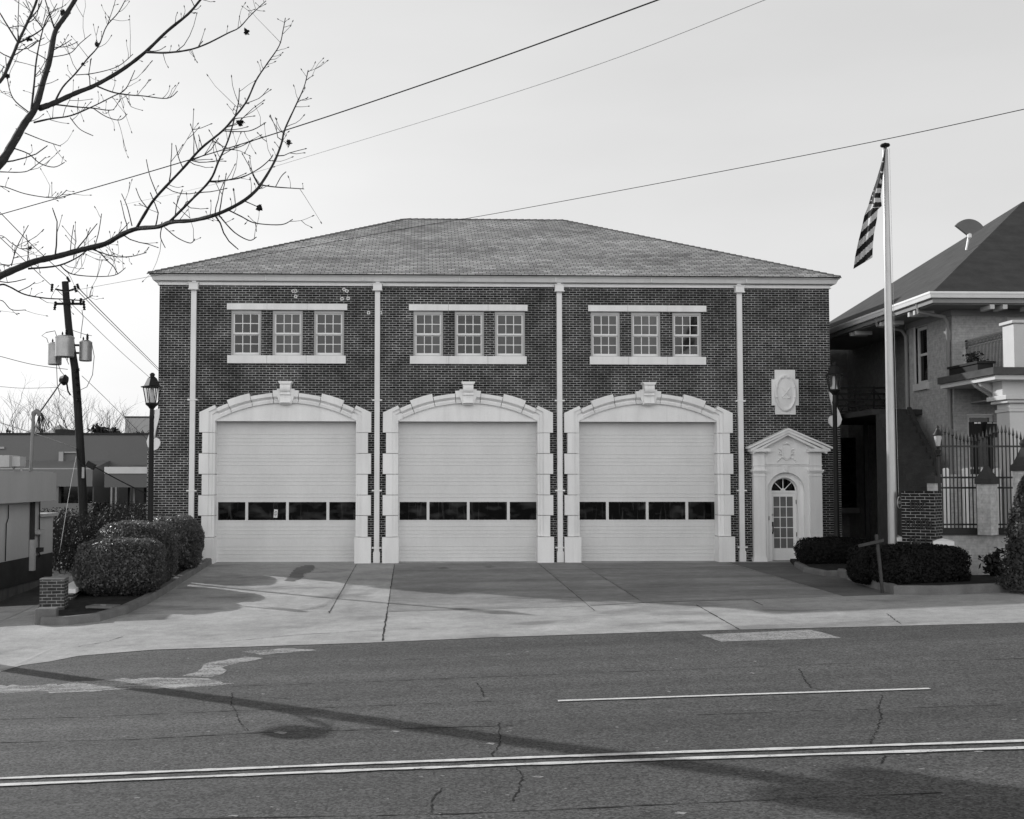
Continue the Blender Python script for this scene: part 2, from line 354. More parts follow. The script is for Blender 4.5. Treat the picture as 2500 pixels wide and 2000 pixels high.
va = rngmap(t, noise(t, objvec(t, (.35, .35, 1.2)), 1.2, 5, .65), .32, .68, .66, 1.22)
mx = t.nodes.new('ShaderNodeMix'); mx.data_type = 'RGBA'; mx.blend_type = 'MULTIPLY'; mx.inputs[0].default_value = 1
t.links.new(bt.outputs['Color'], mx.inputs[6]); t.links.new(va, mx.inputs[7]); t.links.new(mx.outputs[2], b.inputs['Base Color'])
b.inputs['Roughness'].default_value = .8; bump(t, b, noise(t, c.outputs['Object'], 30, 4), .2, .006)
M['stain'] = plain('damp_oil_stain', .115, .6, .4, .3, 3, 40, .2)
M['ridgecap'] = plain('slate_ridge_cap', .13, .85, .2, .35, 4, 40, .3)
# ================================================================== setting
def gridsheet(xs, ys, zf):
    mb = MB(); nx = len(xs)
    mb.add([(x, y, zf(x, y)) for y in ys for x in xs], [(j*nx+i, j*nx+i+1, (j+1)*nx+i+1, (j+1)*nx+i) for j in range(len(ys)-1) for i in range(nx-1)])
    return mb
M['ground'] = plain('bare_ground', .07, .95, .1, .35, .6, 12, .4)
structure(gridsheet([-900, -300, -100, -60, -30, -15, 0, 15, 30, 60, 100, 300, 900], [-300, -60, -5, 3, 8, 14, 20.1, 26, 31, 35, 60, 120, 400, 1500],
          lambda x, y: gz(x, y)-.06), 'ground', M['ground'])
structure(gridsheet(list(np.linspace(-60, 60, 41)), [1.5, 6, 11, 16, 20.1, 22.5], lambda x, y: gz(x, y)-.012 if y > 20.1 else gz(x, y)), 'road', M['asphalt'])
edge_px = [(-420, 1660), (0, 1641), (54, 1625), (121, 1616), (192, 1602), (376, 1587), (626, 1579), (900, 1570), (1200, 1557), (1617, 1543), (1805, 1538), (2100, 1531), (2300, 1526), (2500, 1521), (2900, 1508)]
E = [gnd(u, v) for u, v in edge_px]; E = [Vector((-16, E[0].y, 0))]+E+[Vector((24, E[-1].y, 0))]
mb = MB(); rows = 9; E.insert(1, Vector((-9.31, E[1].y, 0)))
vs = []
for p in E:
    back = 35.3 if p.x > -9.3 else 28.3
    for j in range(rows):
        y = p.y+(back-p.y)*j/(rows-1); vs.append((p.x, y, gz(p.x, y)+.006))
fs = [(i*rows+j, (i+1)*rows+j, (i+1)*rows+j+1, i*rows+j+1) for i in range(len(E)-1) for j in range(rows-1)]
mb.add(vs, fs)
structure(mb, 'driveway', M['concrete'])
def slab(poly, name, mat, lift):
    # an area bounded by pixel corners, cut into a fine fan of strips so that it follows the sloping drive
    a, b, c, d = [gnd(*q) for q in poly]; mb = MB(); n = 10; vs = []
    for i in range(n+1):
        for j in range(n+1):
            q = (a.lerp(b, i/n)).lerp(d.lerp(c, i/n), j/n); vs.append((q.x, q.y, gz(q.x, q.y)+lift))
    mb.add(vs, [(i*(n+1)+j, (i+1)*(n+1)+j, (i+1)*(n+1)+j+1, i*(n+1)+j+1) for i in range(n) for j in range(n)])
    return mb
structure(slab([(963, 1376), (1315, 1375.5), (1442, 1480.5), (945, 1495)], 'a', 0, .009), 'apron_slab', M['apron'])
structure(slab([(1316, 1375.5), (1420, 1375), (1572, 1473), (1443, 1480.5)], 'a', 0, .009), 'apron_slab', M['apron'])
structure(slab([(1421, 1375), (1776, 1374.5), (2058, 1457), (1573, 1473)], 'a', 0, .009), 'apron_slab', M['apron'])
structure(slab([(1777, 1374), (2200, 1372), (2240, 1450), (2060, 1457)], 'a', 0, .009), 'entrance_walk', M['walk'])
def ribbon(mb, pts, w, lift=.012, sub=.6, jit=0, wj=0):
    P = []
    for a, b in zip(pts, pts[1:]):
        n = max(1, int((b-a).length/sub))
        P += [a.lerp(b, i/n) for i in range(n)]
    P.append(pts[-1])
    if jit:
        for i in range(1, len(P)-1):
            P[i] = P[i]+Vector((random.uniform(-jit, jit), random.uniform(-jit, jit), 0))
    vs = []
    for i, p in enumerate(P):
        d = P[min(i+1, len(P)-1)]-P[max(i-1, 0)]; d.z = 0; d.normalize(); nrm = Vector((-d.y, d.x, 0))
        ww = w*(1+random.uniform(-wj, wj))
        for sgn in (-.5, .5):
            q = p+nrm*ww*sgn; vs.append((q.x, q.y, gz(q.x, q.y)+lift))
    mb.add(vs, [(2*i, 2*i+2, 2*i+3, 2*i+1) for i in range(len(P)-1)])
def px(*a): return [gnd(u, v) for u, v in a]
# road markings
mb = MB(); ribbon(mb, px((-300, 1916), (0, 1903), (900, 1866), (1650, 1839), (2100, 1824), (2500, 1811), (2900, 1798)), .085, sub=.12, wj=.22)
ribbon(mb, px((-300, 1932), (0, 1919), (900, 1882), (1650, 1855), (2100, 1841), (2500, 1828), (2900, 1815)), .085, sub=.12, wj=.28)
structure(mb, 'double_centre_line', M['marking'])
mb = MB(); ribbon(mb, px((1362, 1713), (1800, 1698), (2270, 1683)), .085, sub=.25, wj=.06)
structure(mb, 'lane_line', M['marking'])
# seams and cracks in the asphalt
mb = MB()
for pts, w in [(((-200, 2010), (700, 1996), (1150, 1987), (1800, 1957), (2050, 1946), (2300, 1936)), .022),
               (((0, 1814), (330, 1806), (620, 1790), (860, 1783), (1250, 1772)), .02), (((0, 1757), (210, 1751), (520, 1738), (880, 1725), (1200, 1712)), .016),
               (((560, 1676), (900, 1665), (1300, 1649), (1700, 1634), (2000, 1622), (2500, 1608)), .016), (((700, 1622), (1100, 1607), (1400, 1597)), .012),
               (((1700, 1746), (2080, 1733), (2450, 1722)), .014), (((500, 1700), (900, 1712)), .01)]:
    ribbon(mb, px(*pts), w*.75, lift=.004, sub=.12, jit=.008, wj=.9)
for pts in [((1217, 1765), (1221, 1800), (1218, 1822), (1202, 1842), (1200, 1852)), ((1258, 1870), (1276, 1897), (1266, 1930), (1252, 1958)), ((1078, 1925), (1056, 1955), (1054, 1985)),
            ((567, 1692), (565, 1722), (578, 1740), (582, 1760), (605, 1785)), ((1952, 1634), (1965, 1660), (1980, 1680), (2004, 1685)), ((2155, 1698), (2144, 1725), (2152, 1748), (2135, 1795), (2122, 1818)),
            ((1165, 1668), (1178, 1690), (1182, 1703)), ((2160, 1845), (2150, 1865))]:
    ribbon(mb, px(*pts), .012, lift=.004, sub=.05, jit=.016, wj=.8)
structure(mb, 'road_cracks', M['seam'])
# slab joints of the driveway
mb = MB()
for pts, w in [(((870, 1379), (803, 1499)), .03), (((963, 1379), (945, 1495), (933, 1566)), .04), (((1315, 1377), (1451, 1492)), .03), (((1420, 1377), (1572, 1473)), .025),
               (((1442, 1480), (1572, 1473), (1700, 1468), (1834, 1466)), .045), (((1700, 1478), (1805, 1538)), .06), (((1834, 1466), (1862, 1479)), .04), (((1775, 1376), (2060, 1457)), .02),
               (((945, 1495), (1200, 1489), (1442, 1481)), .022), (((610, 1450), (835, 1441), (1000, 1439)), .012)]:
    ribbon(mb, px(*pts), w*.42, lift=.012, sub=.15, jit=.006, wj=.5)
for pts in [((60, 1602), (160, 1594), (200, 1578), (260, 1568), (300, 1556)), ((945, 1495), (940, 1520), (938, 1545), (933, 1566)), ((800, 1496), (808, 1490)), ((2165, 1500), (2185, 1515), (2200, 1525)), ((535, 1570), (720, 1552), (935, 1539))]:
    ribbon(mb, px(*pts), .014, lift=.0125, sub=.07, jit=.02, wj=.7)
structure(mb, 'slab_joints', M['joint'])
# pale worn patches on the road
def blob(mb, pts, lift=.004, jit=.03, step=.12):
    P = px(*pts); Q = []
    for a, b in zip(P, P[1:]+P[:1]):
        n = max(1, int((b-a).length/step))
        for i in range(n):
            q = a.lerp(b, i/n)+Vector((random.uniform(-jit, jit), random.uniform(-jit, jit), 0)); Q.append((q.x, q.y, gz(q.x, q.y)+lift))
    mb.add(Q, [tuple(range(len(Q)))])
mb = MB(); blob(mb, [(1712, 1550), (1980, 1538), (2055, 1558), (1760, 1567)], jit=.015)
mw = MB(); blob(mw, [(-60, 1692), (-60, 1676), (150, 1672), (250, 1660), (400, 1655), (520, 1658), (560, 1672), (500, 1678), (330, 1684), (150, 1691)], lift=.005, jit=.09)
blob(mw, [(480, 1640), (505, 1618), (600, 1604), (640, 1608), (545, 1628), (560, 1636), (520, 1655), (450, 1652)], lift=.006, jit=.05)
blob(mw, [(590, 1592), (720, 1583), (770, 1588), (640, 1600)], lift=.0065, jit=.05)
for k in range(110):
    u, v = random.uniform(-20, 2520), 1580+420*random.random()**.7
    if v < 1640+.03*abs(u-1250) and u > 2000: continue
    s = random.uniform(2, 6) if random.random() < .9 else random.uniform(8, 18); h = s*random.uniform(.14, .22)
    blob(mb, [(u-s, v), (u-s*.3, v-h), (u+s, v-h*.3), (u+s*.4, v+h)], lift=.0035+random.random()*.0008, jit=.004, step=.03)
structure(mb, 'pale_road_patches', M['patch'])
structure(mw, 'worn_road_surface', M['worn'])

ms = MB(); blob(ms, [(697, 1419), (712, 1402), (722, 1388), (748, 1380), (768, 1381), (764, 1394), (745, 1402), (734, 1414), (715, 1421)], lift=.0105, jit=.05, step=.08)
blob(ms, [(1060, 1388), (1085, 1385), (1100, 1388), (1080, 1391)], lift=.0105, jit=.04, step=.08); blob(ms, [(1180, 1384), (1200, 1381), (1212, 1385), (1195, 1388)], lift=.0105, jit=.04, step=.08)
structure(ms, 'damp_stains', M['stain'])
# ================================================================== fire station
FS = thing('fire_station', 'dark brick two storey fire station with three white garage doors and a hipped slate roof', 'fire station', (2.2, 35, 0))
YF = 35.0
XL, XR = at(387, 900, YF).x, at(2027, 900, YF).x
ZT = 8.62
def P(u, v): p = at(u, v, YF); return p.x, p.z
bays = []
for u0, u1 in ((527, 867), (975, 1309), (1416, 1748)):
    xa, xb = P(u0, 1200)[0], P(u1, 1200)[0]; bays.append((xa+xb)/2)
BW = 2.127; SPR = 4.30; DTOP = 4.28
wins = [[(563.6, 637.8), (665, 739), (766, 840)], [(1009, 1082), (1110, 1182), (1208, 1282)], [(1442.5, 1514), (1541, 1613), (1641.6, 1713)]]
lint = [((554, 848), (742, 757), (868, 888)), ((998, 1288), (744, 759), (869, 890)), ((1435.5, 1724), (746, 760), (871, 892))]
holes = []
for cx in bays: holes.append((cx-2.2, cx+2.2, -.2, DTOP+.05))
WZ0, WZ1 = P(700, 868.5)[1], P(700, 758)[1]
wpos = []
for gi, grp in enumerate(wins):
    for ua, ub in grp:
        xa, xb = P(ua, 810)[0], P(ub, 810)[0]; wpos.append((xa, xb, gi)); holes.append((xa, xb, WZ0, WZ1))
EX = P(1917.6, 1250)[0]                       # entrance axis
holes.append((EX-.62, EX+.62, -.2, 2.9))
def wallsheet(mb, x0, x1, z0, z1, holes, y, deep):
    xs = sorted({x0, x1, *[h[0] for h in holes], *[h[1] for h in holes]}); zs = sorted({z0, z1, *[max(z0, h[2]) for h in holes], *[h[3] for h in holes]})
    for i in range(len(xs)-1):
        for j in range(len(zs)-1):
            cx, cz = (xs[i]+xs[i+1])/2, (zs[j]+zs[j+1])/2
            if any(h[0] < cx < h[1] and h[2] < cz < h[3] for h in holes): continue
            mb.quad((xs[i], y, zs[j]), (xs[i+1], y, zs[j]), (xs[i+1], y, zs[j+1]), (xs[i], y, zs[j+1]))
    for a, b, c, d in holes:
        c = max(c, z0)
        mb.quad((a, y, c), (a, y+deep, c), (a, y+deep, d), (a, y, d)); mb.quad((b, y, c), (b, y, d), (b, y+deep, d), (b, y+deep, c))
        mb.quad((a, y, d), (a, y+deep, d), (b, y+deep, d), (b, y, d)); mb.quad((a, y, c), (b, y, c), (b, y+deep, c), (a, y+deep, c))
YB = 50.2
mb = MB(); wallsheet(mb, XL, XR, -.25, ZT, holes, YF, .3)
mb.quad((XL, YB, -.25), (XL, YF, -.25), (XL, YF, ZT), (XL, YB, ZT)); mb.quad((XR, YF, -.25), (XR, YB, -.25), (XR, YB, ZT), (XR, YF, ZT)); mb.quad((XR, YB, -.25), (XL, YB, -.25), (XL, YB, ZT), (XR, YB, ZT))
# buttress piers at both corners
BLX, BRX = P(358, 1200)[0], P(2055, 1200)[0]
BLZ, BRZ = P(360, 1098)[1], P(2055, 1043)[1]
mb.box(BLX, XL-.004, YF+.03, YF+.7, -.25, BLZ); mb.box(XR+.004, BRX, YF+.03, YF+.7, -.25, BRZ)
build(mb, 'wall', M['brick'], FS)
# dark backing sheet stands in for interior darkness behind the panes
mb = MB(); mb.quad((XL+.1, YF+1.6, 0), (XR-.1, YF+1.6, 0), (XR-.1, YF+1.6, ZT), (XL+.1, YF+1.6, ZT)); build(mb, 'dark_backing', M['soil'], FS)
# ------- roof
eL, eR, eF = P(370, 672)[0], P(2040, 680)[0], 34.62
eB = eF+2*RUN; rx0, rx1 = eL+RUN, eR-RUN
nrm = Vector((0, -(RIDGE_Z-EAVE_Z), RUN)).normalized()
mb = MB()
for i in range(NC):
    t0, t1 = i/NC, (i+1)/NC
    def pt(s, t, up): return (s*1.0, eF+RUN*t+nrm.y*up, EAVE_Z+(RIDGE_Z-EAVE_Z)*t+nrm.z*up)
    xa0, xb0, xa1, xb1 = eL+RUN*t0, eR-RUN*t0, eL+RUN*t1, eR-RUN*t1
    a, b, c, d = pt(xa0, t0, .026), pt(xb0, t0, .026), pt(xb1, t1, .006), pt(xa1, t1, .006)
    mb.quad(a, b, c, d); mb.quad(pt(xa0, t0, 0), pt(xb0, t0, 0), b, a)
hs = RIDGE_Z-EAVE_Z
mb.add([(eL, eF, EAVE_Z), (rx0, eF+RUN, RIDGE_Z), (eL, eB, EAVE_Z)], [(0, 1, 2)]); mb.add([(eR, eF, EAVE_Z), (eR, eB, EAVE_Z), (rx1, eF+RUN, RIDGE_Z)], [(0, 1, 2)])
mb.quad((eL, eB, EAVE_Z), (rx0, eF+RUN, RIDGE_Z), (rx1, eF+RUN, RIDGE_Z), (eR, eB, EAVE_Z))
roof = build(mb, 'roof', M['shingle'], FS)
mb = MB()
def caps(a, b, n, w=.13):
    a, b = Vector(a), Vector(b); d = (b-a)/n; dn = d.normalized(); side = dn.cross(Vector((0, 0, 1))).normalized(); up = side.cross(dn)
    for i in range(n):
        p, q = a+d*i+up*.035, a+d*(i+1.12)+up*.012
        vs = [p-side*w-up*.05, p+up*.02, p+side*w-up*.05, q-side*w-up*.05, q+up*.02, q+side*w-up*.05]
        mb.add(vs, [(0, 3, 4, 1), (1, 4, 5, 2), (0, 1, 2), (5, 4, 3)])
caps((eL, eF, EAVE_Z), (rx0, eF+RUN, RIDGE_Z), 48); caps((eR, eF, EAVE_Z), (rx1, eF+RUN, RIDGE_Z), 48); caps((rx1, eF+RUN, RIDGE_Z), (rx0, eF+RUN, RIDGE_Z), 24)
build(mb, 'ridge_cap', M['ridgecap'], roof)
# ------- gutter and frieze: a profile carried round the eaves
def ringloft(mb, prof, x0, x1, y0, y1):
    vs = []
    for o, z in prof: vs += [(x0-o, y0-o, z), (x1+o, y0-o, z), (x1+o, y1+o, z), (x0-o, y1+o, z)]
    fs = []
    for i in range(len(prof)-1):
        for k in range(4): fs.append((i*4+k, i*4+(k+1)%4, (i+1)*4+(k+1)%4, (i+1)*4+k))
    mb.add(vs, fs)
go = XL-eL
mb = MB(); ringloft(mb, [(0, 8.43), (.05, 8.43), (.055, 8.455), (.025, 8.465), (.02, 8.545)], XL, XR, YF, YB)
fr = build(mb, 'frieze_board', M['trim'], FS)
mb = MB(); ringloft(mb, [(.0, 8.56), (.1, 8.55), (go-.13, 8.545), (go-.08, 8.56), (go-.03, 8.67), (go+.01, 8.70), (go+.01, 8.735), (go-.03, 8.735), (go-.1, 8.6)], XL, XR, YF, YB)
for k in range(1, 7):
    x = XL+(XR-XL)*k/7+.3; mb.box(x-.012, x+.012, YF-go-.006, YF-go+.1, 8.56, 8.73)
build(mb, 'gutter', M['trim'], FS, label=None)
# ------- downpipes
for u0, u1 in ((473, 470), (922, 920), (1365, 1366), (1803, 1809)):
    x = P((u0+u1)/2, 1000)[0]; xb = x
    mb = MB(); mb.box(x-.08, x+.08, YF-.13, YF-.02, .32, 8.28); mb.box(x-.105, x+.105, YF-.15, YF-.015, -.02, .33)
    mb.box(x-.06, x+.06, YF-.12, YF-.04, 8.48, 8.6)
    dp = build(mb, 'downpipe', M['trim'], FS, bevel=.008)
    mb = MB(); z0 = 8.28
    mb.box(x-.135, x+.135, YF-.21, YF-.01, z0+.02, z0+.19); mb.box(x-.155, x+.155, YF-.23, YF-.008, z0-.015, z0+.02); mb.box(x-.155, x+.155, YF-.23, YF-.008, z0+.19, z0+.215)
    build(mb, 'rainwater_hopper', M['trim'], dp, bevel=.006)
    for z in (.42, 2.15, 4.9):
        mb = MB(); mb.box(x-.15, x+.15, YF-.145, YF-.004, z, z+.045); build(mb, 'pipe_bracket', M['trim'], dp)
# ------- garage bays
def arcpts(R_, a0, a1, n, cz, dx=0): return [(dx+R_*math.sin(a0+(a1-a0)*i/n), cz+R_*math.cos(a0+(a1-a0)*i/n)) for i in range(n+1)]
RISE = .536; RA = (BW*BW+RISE*RISE)/(2*RISE); CZ = SPR+RISE-RA; AH = math.asin(BW/RA)
YD = YF+.30
for bi, cx in enumerate(bays):
    mb = MB(); G = .008
    hts = [-.02, .775, 1.42, 2.04, 2.67, 3.30, 3.93]
    for i in range(6):
        z0, z1 = hts[i]+G, hts[i+1]-G
        out = 2.587 if i % 2 == 0 else 2.49
        for sx in (-1, 1):
            def bx(a, b, y0, y1):
                a, b = cx+sx*a, cx+sx*b; mb.box(min(a, b), max(a, b), y0, y1, z0, z1)
            if i == 0:
                bx(2.10, out+.01, YF-.27, YF+.02); bx(2.10, 2.2, YF+.02, YD+.1)
            else:
                bx(2.127, 2.20, YF-.10, YD+.1); bx(2.20, 2.30, YF-.15, YF+.02); bx(2.30, out, YF-.21, YF+.02)
    # shoulder blocks with their sloping tops, each in three planes like the jamb
    for sx in (-1, 1):
        def pr(poly, y0, y1): mb.prism([(cx+sx*x, z) for x, z in (poly if sx > 0 else poly[::-1])], y0, y1)
        pr([(2.30, 3.935), (2.587, 3.935), (2.587, 4.54), (2.134, 4.755), (2.085, 4.665), (2.30, 4.56)], YF-.21, YF+.02)
        pr([(2.20, 3.935), (2.30, 3.935), (2.30, 4.56), (2.085, 4.665), (2.04, 4.575), (2.20, 4.49)], YF-.15, YF+.02)
        pr([(2.127, 3.935), (2.20, 3.935), (2.20, 4.49), (2.04, 4.575), (1.94, 4.395), (2.127, 4.30)], YF-.10, YD+.1)
    # voussoirs: three concentric mouldings cut into blocks
    a_end = math.asin(2.02/(RA+.15)); cuts = [-a_end, -.372, -.225, -.082, .082, .225, .372, a_end]
    for k in range(7):
        a0, a1 = cuts[k]+.0018, cuts[k+1]-.0018
        wide = k in (1, 5)
        if k == 3: wide = True
        # moulding profile across the arch: (radius offset, y)
        prof = [(0, YD+.1), (0, YF-.13), (.075, YF-.145), (.085, YF-.08), (.12, YF-.085), (.165, YF-.165), (.185, YF-.17), (.19, YF-.21), (.30, YF-.21)]
        if wide and k != 3: prof += [(.40, YF-.21), (.40, YF+.02)]
        elif k == 3: prof += [(.385, YF-.21), (.385, YF+.02)]
        else: prof += [(.30, YF+.02)]
        n = 8; vs = []; fs = []; m_ = len(prof)
        for i in range(n+1):
            a = a0+(a1-a0)*i/n
            for o, y in prof: vs.append((cx+(RA+o)*math.sin(a), y, CZ+(RA+o)*math.cos(a)))
        for i in range(n):
            for j in range(m_-1): fs.append((i*m_+j, i*m_+j+1, (i+1)*m_+j+1, (i+1)*m_+j))
        fs += [tuple(range(m_-1, -1, -1)), tuple(range(n*m_, n*m_+m_))]
        mb.add(vs, fs)
    sur = build(mb, 'door_surround', M['stone'], FS)
    # keystone: console scroll on a pointed block
    mb = MB(); zt = 5.25
    mb.prism([(cx+x, z) for x, z in ((-.26, zt), (-.245, 5.0), (-.20, 4.86), (-.17, 4.795), (-.12, 4.78), (.12, 4.78), (.17, 4.795), (.20, 4.86), (.245, 5.0), (.26, zt))][::-1], YF-.235, YF+.03)
    prof = [(YF, 5.39), (YF-.34, 5.39), (YF-.385, 5.33), (YF-.39, 5.24), (YF-.36, 5.17), (YF-.30, 5.135), (YF-.33, 5.12), (YF-.335, 5.075), (YF-.29, 5.05), (YF-.275, 4.99), (YF-.30, 4.90), (YF-.33, 4.83), (YF-.28, 4.805), (YF, 4.805)]
    for xa, xb in ((-.155, -.045), (-.03, .03), (.045, .155)): mb.prismx(prof[::-1], cx+xa, cx+xb)
    mb.prismx([(y+.015 if y < YF else y, z) for y, z in prof][::-1], cx-.15, cx+.15)
    mb.prism([(cx-.16, 5.39), (cx+.16, 5.39), (cx+.205, 5.45), (cx+.205, 5.475), (cx-.205, 5.475), (cx-.205, 5.45)], YF-.40, YF)
    build(mb, 'keystone', M['stone'], sur, smooth=True)
    # tympanum panel above the door
    mb = MB(); pts = arcpts(RA+.02, -AH-.002, AH+.002, 28, CZ, cx)
    mb.prism([(cx+2.14, DTOP), (cx-2.14, DTOP)]+pts, YF-.045, YF+.16)
    build(mb, 'tympanum', M['stone'], FS)
    # the sectional door
    mb = MB(); x0, x1 = cx-2.13, cx+2.13
    def ribs(za, zb):
        prof = []; z = za
        prof.append((YD, za)); per = .605; ph = za
        k = 0; zz = []
        zc_ = zb-.42 if za > 1.5 else zb-.155
        while zc_ > za+.02:
            for r in range(4):
                q = zc_-.113*r
                if za+.02 < q < zb-.02: zz.append(q)
            zc_ -= .605
        for q in sorted(zz): prof += [(YD, q-.012), (YD-.011, q-.008), (YD-.013, q+.008), (YD, q+.02)]
        prof.append((YD, zb)); vs = [(x0, y, z) for y, z in prof]+[(x1, y, z) for y, z in prof]; n = len(prof)
        mb.add(vs, [(i, n+i, n+i+1, i+1) for i in range(n-1)])
        for q in sorted(zz)[3::4]: mb.box(x0, x1, YD-.002, YD+.01, q+.048, q+.052)
    wz0, wz1 = 1.27, 1.82
    ribs(0, wz0-.04); ribs(wz1+.04, DTOP+.03)
    cols = [(-2.083, -1.254), (-1.17, -.018), (.065, 1.213), (1.30, 2.123)]
    ed = [-2.13]+[q for c in cols for q in c]+[2.13]
    mb.box(x0, x1, YD-.012, YD+.03, wz0-.04, wz0); mb.box(x0, x1, YD-.012, YD+.03, wz1, wz1+.04)
    for i in range(0, len(ed)-1, 2):
        if ed[i+1] > ed[i]: mb.box(cx+ed[i], cx+ed[i+1], YD-.012, YD+.03, wz0, wz1)
    mb.box(x0, x1, YD-.03, YD+.02, -.02, .02)
    gd = build(mb, 'garage_door', M['door'], FS)
    for a, b in cols:
        mb = MB(); mb.box(cx+a-.004, cx+b+.004, YD+.012, YD+.02, wz0-.004, wz1+.004); build(mb, 'pane', M['panedark'], gd)
# ------- windows
def window_at(xa, xb, za, zb, glass):
    y0 = YF+.09; mb = MB(); fw = .065
    mb.box(xa+.003, xa+fw, y0-.045, y0+.1, za, zb-.003); mb.box(xb-fw, xb-.003, y0-.045, y0+.1, za, zb-.003)
    mb.box(xa+fw, xb-fw, y0-.04, y0+.1, zb-.085, zb-.003); mb.box(xa+fw, xb-fw, y0-.06, y0+.1, za, za+.03)
    w = build(mb, 'window', M['frame'], FS)
    a, b = xa+fw, xb-fw; zm = (za+zb)/2-.01
    for (z0, z1, y, nm) in ((zm-.02, zb-.085, y0, 'sash'), (za+.03, zm-.02, y0+.045, 'sash')):
        mb = MB(); s = .04; up = y == y0
        mb.box(a, a+s, y, y+.035, z0, z1); mb.box(b-s, b, y, y+.035, z0, z1)
        bot = .05 if up else .075; top = .03
        mb.box(a+s, b-s, y-.004, y+.035, z0, z0+bot); mb.box(a+s, b-s, y, y+.035, z1-top, z1)
        for k in (1, 2):
            xm = a+s+(b-a-2*s)*k/3; mb.box(xm-.012, xm+.012, y+.004, y+.03, z0+bot, z1-top)
        zc_ = (z0+bot+z1-top)/2; mb.box(a+s, b-s, y+.003, y+.03, zc_-.012, zc_+.012)
        build(mb, 'sash', M['sash'], w)
        mb = MB(); mb.box(a+s-.004, b-s+.004, y+.014, y+.02, z0+bot-.004, z1-top+.004); build(mb, 'pane', glass, w)
for k, (xa, xb, gi) in enumerate(wpos): window_at(xa, xb, WZ0, WZ1, M[('panedeep', 'pane', 'panemid', 'pane', 'panedeep', 'panemid', 'panemid', 'pane', 'panedeep')[k]])
for (ua, ub), (v0, v1), (w0, w1) in lint:
    xa, xb = P(ua, 750)[0], P(ub, 750)[0]
    for nm, z0, z1, yy, dx in (('lintel', P(700, 757)[1], P(700, 742)[1], YF-.045, 0), ('window_sill', P(700, 888)[1], P(700, 868.5)[1], YF-.085, .035)):
        mb = MB(); L3 = (xb-xa-2*dx)/3
        for k in range(3): mb.box(xa+dx+L3*k+.003, xa+dx+L3*(k+1)-.003, yy, YF+.05, z0, z1)
        build(mb, nm, M['stone'], FS, bevel=.006)
# ------- small square fixing plates on the brick
for u, v, rz in ((716, 711, .4), (722, 711, .3), (722, 724, -.3), (840, 707, .5), (847, 711, -.5), (835, 730, .25), (850, 729, 0), (900, 764, 0), (929, 764, 0)):
    x, z = P(u, v); mb = MB()
    for sx, sz, wx, wz in ((-1, 0, .022, .09), (1, 0, .022, .09), (0, -1, .05, .022), (0, 1, .05, .022)):
        mb.obox((x+sx*.036*math.cos(rz)-sz*.036*math.sin(rz), YF-.012, z+sx*.036*math.sin(rz)+sz*.036*math.cos(rz)), wx, .03, wz, 0, ('Y', -rz))
    build(mb, 'fixing_plate', M['trim'], FS)
# ------- entrance surround
ent = None
E_ = lambda u, v: P(u, v)
mb = MB(); sp_z = P(1917, 1199)[1]; R1 = .575; R2 = .41; pxl, pxr = P(1836, 1200)[0], P(2002.6, 1200)[0]; pil, pir = P(1864, 1200)[0], P(1973, 1200)[0]
zb1 = P(1917, 1136)[1]; zcap = P(1917, 1147)[1]; zent = P(1917, 1106)[1]; zcor = P(1917, 1099)[1]; zap = P(1921, 1046.5)[1]; zcn = P(1820, 1092)[1]
arch = [(EX+R1*math.cos(a), sp_z+R1*math.sin(a)) for a in np.linspace(math.pi, 0, 25)]
poly = [(pil, 0), (EX-R1, 0)]+arch+[(EX+R1, 0), (pir, 0), (pir, zb1+.02), (pil, zb1+.02)]
mb.prism(poly, YF-.09, YF+.05)                               # arched wall panel
arch2 = [(EX+R2*math.cos(a), sp_z+R2*math.sin(a)) for a in np.linspace(math.pi, 0, 25)]
for k in range(24): mb.add([(arch[k][0], YF+.05, arch[k][1]), (arch[k+1][0], YF+.05, arch[k+1][1]), (arch2[k+1][0], YF+.05, arch2[k+1][1]), (arch2[k][0], YF+.05, arch2[k][1])], [(0, 1, 2, 3)])
for k in range(24):                                          # splayed reveal round the fanlight
    for A_, ya, yb in ((arch2, YF+.05, YF+.30),): mb.quad((A_[k][0], ya, A_[k][1]), (A_[k+1][0], ya, A_[k+1][1]), (A_[k+1][0], yb, A_[k+1][1]), (A_[k][0], yb, A_[k][1]))
for s in (-1, 1):
    xa, xb = sorted((EX+s*R1, EX+s*R2)); mb.box(xa, xb, YF+.05, YF+.3, 0, sp_z)
for s, (a, b) in ((-1, (pxl, pil)), (1, (pir, pxr))):
    mb.box(a, b, YF-.17, YF+.05, .15, P(0, 1163)[1]); mb.box(a-.03, b+.03, YF-.21, YF+.05, -.01, .10); mb.box(a-.015, b+.015, YF-.19, YF+.05, .10, .15)
    z1 = P(0, 1163)[1]
    mb.box(a-.02, b+.02, YF-.19, YF+.05, z1, z1+.03); mb.box(a, b, YF-.17, YF+.05, z1+.03, zcap-.09); mb.box(a-.03, b+.03, YF-.21, YF+.05, zcap-.09, zcap-.05); mb.box(a-.05, b+.05, YF-.24, YF+.05, zcap-.05, zcap)
    mb.box(a, b, YF-.17, YF+.05, zcap, zb1-.02); mb.box(a-.02, b+.02, YF-.19, YF+.05, zb1-.02, zb1+.01); mb.box(a, b, YF-.17, YF+.05, zb1+.01, zent)
    ca, cb = (P(1825.6, 1100)[0], P(1874.5, 1100)[0]) if s < 0 else (P(1965, 1100)[0], P(2014, 1100)[0])
    mb.box(ca+.05, cb-.05, YF-.24, YF+.05, zent, zent+.03); mb.box(ca, cb, YF-.34, YF+.05, zent+.03, zcor+.04)
mb.box(pil, pir, YF-.115, YF+.05, zb1-.02, zb1+.01)
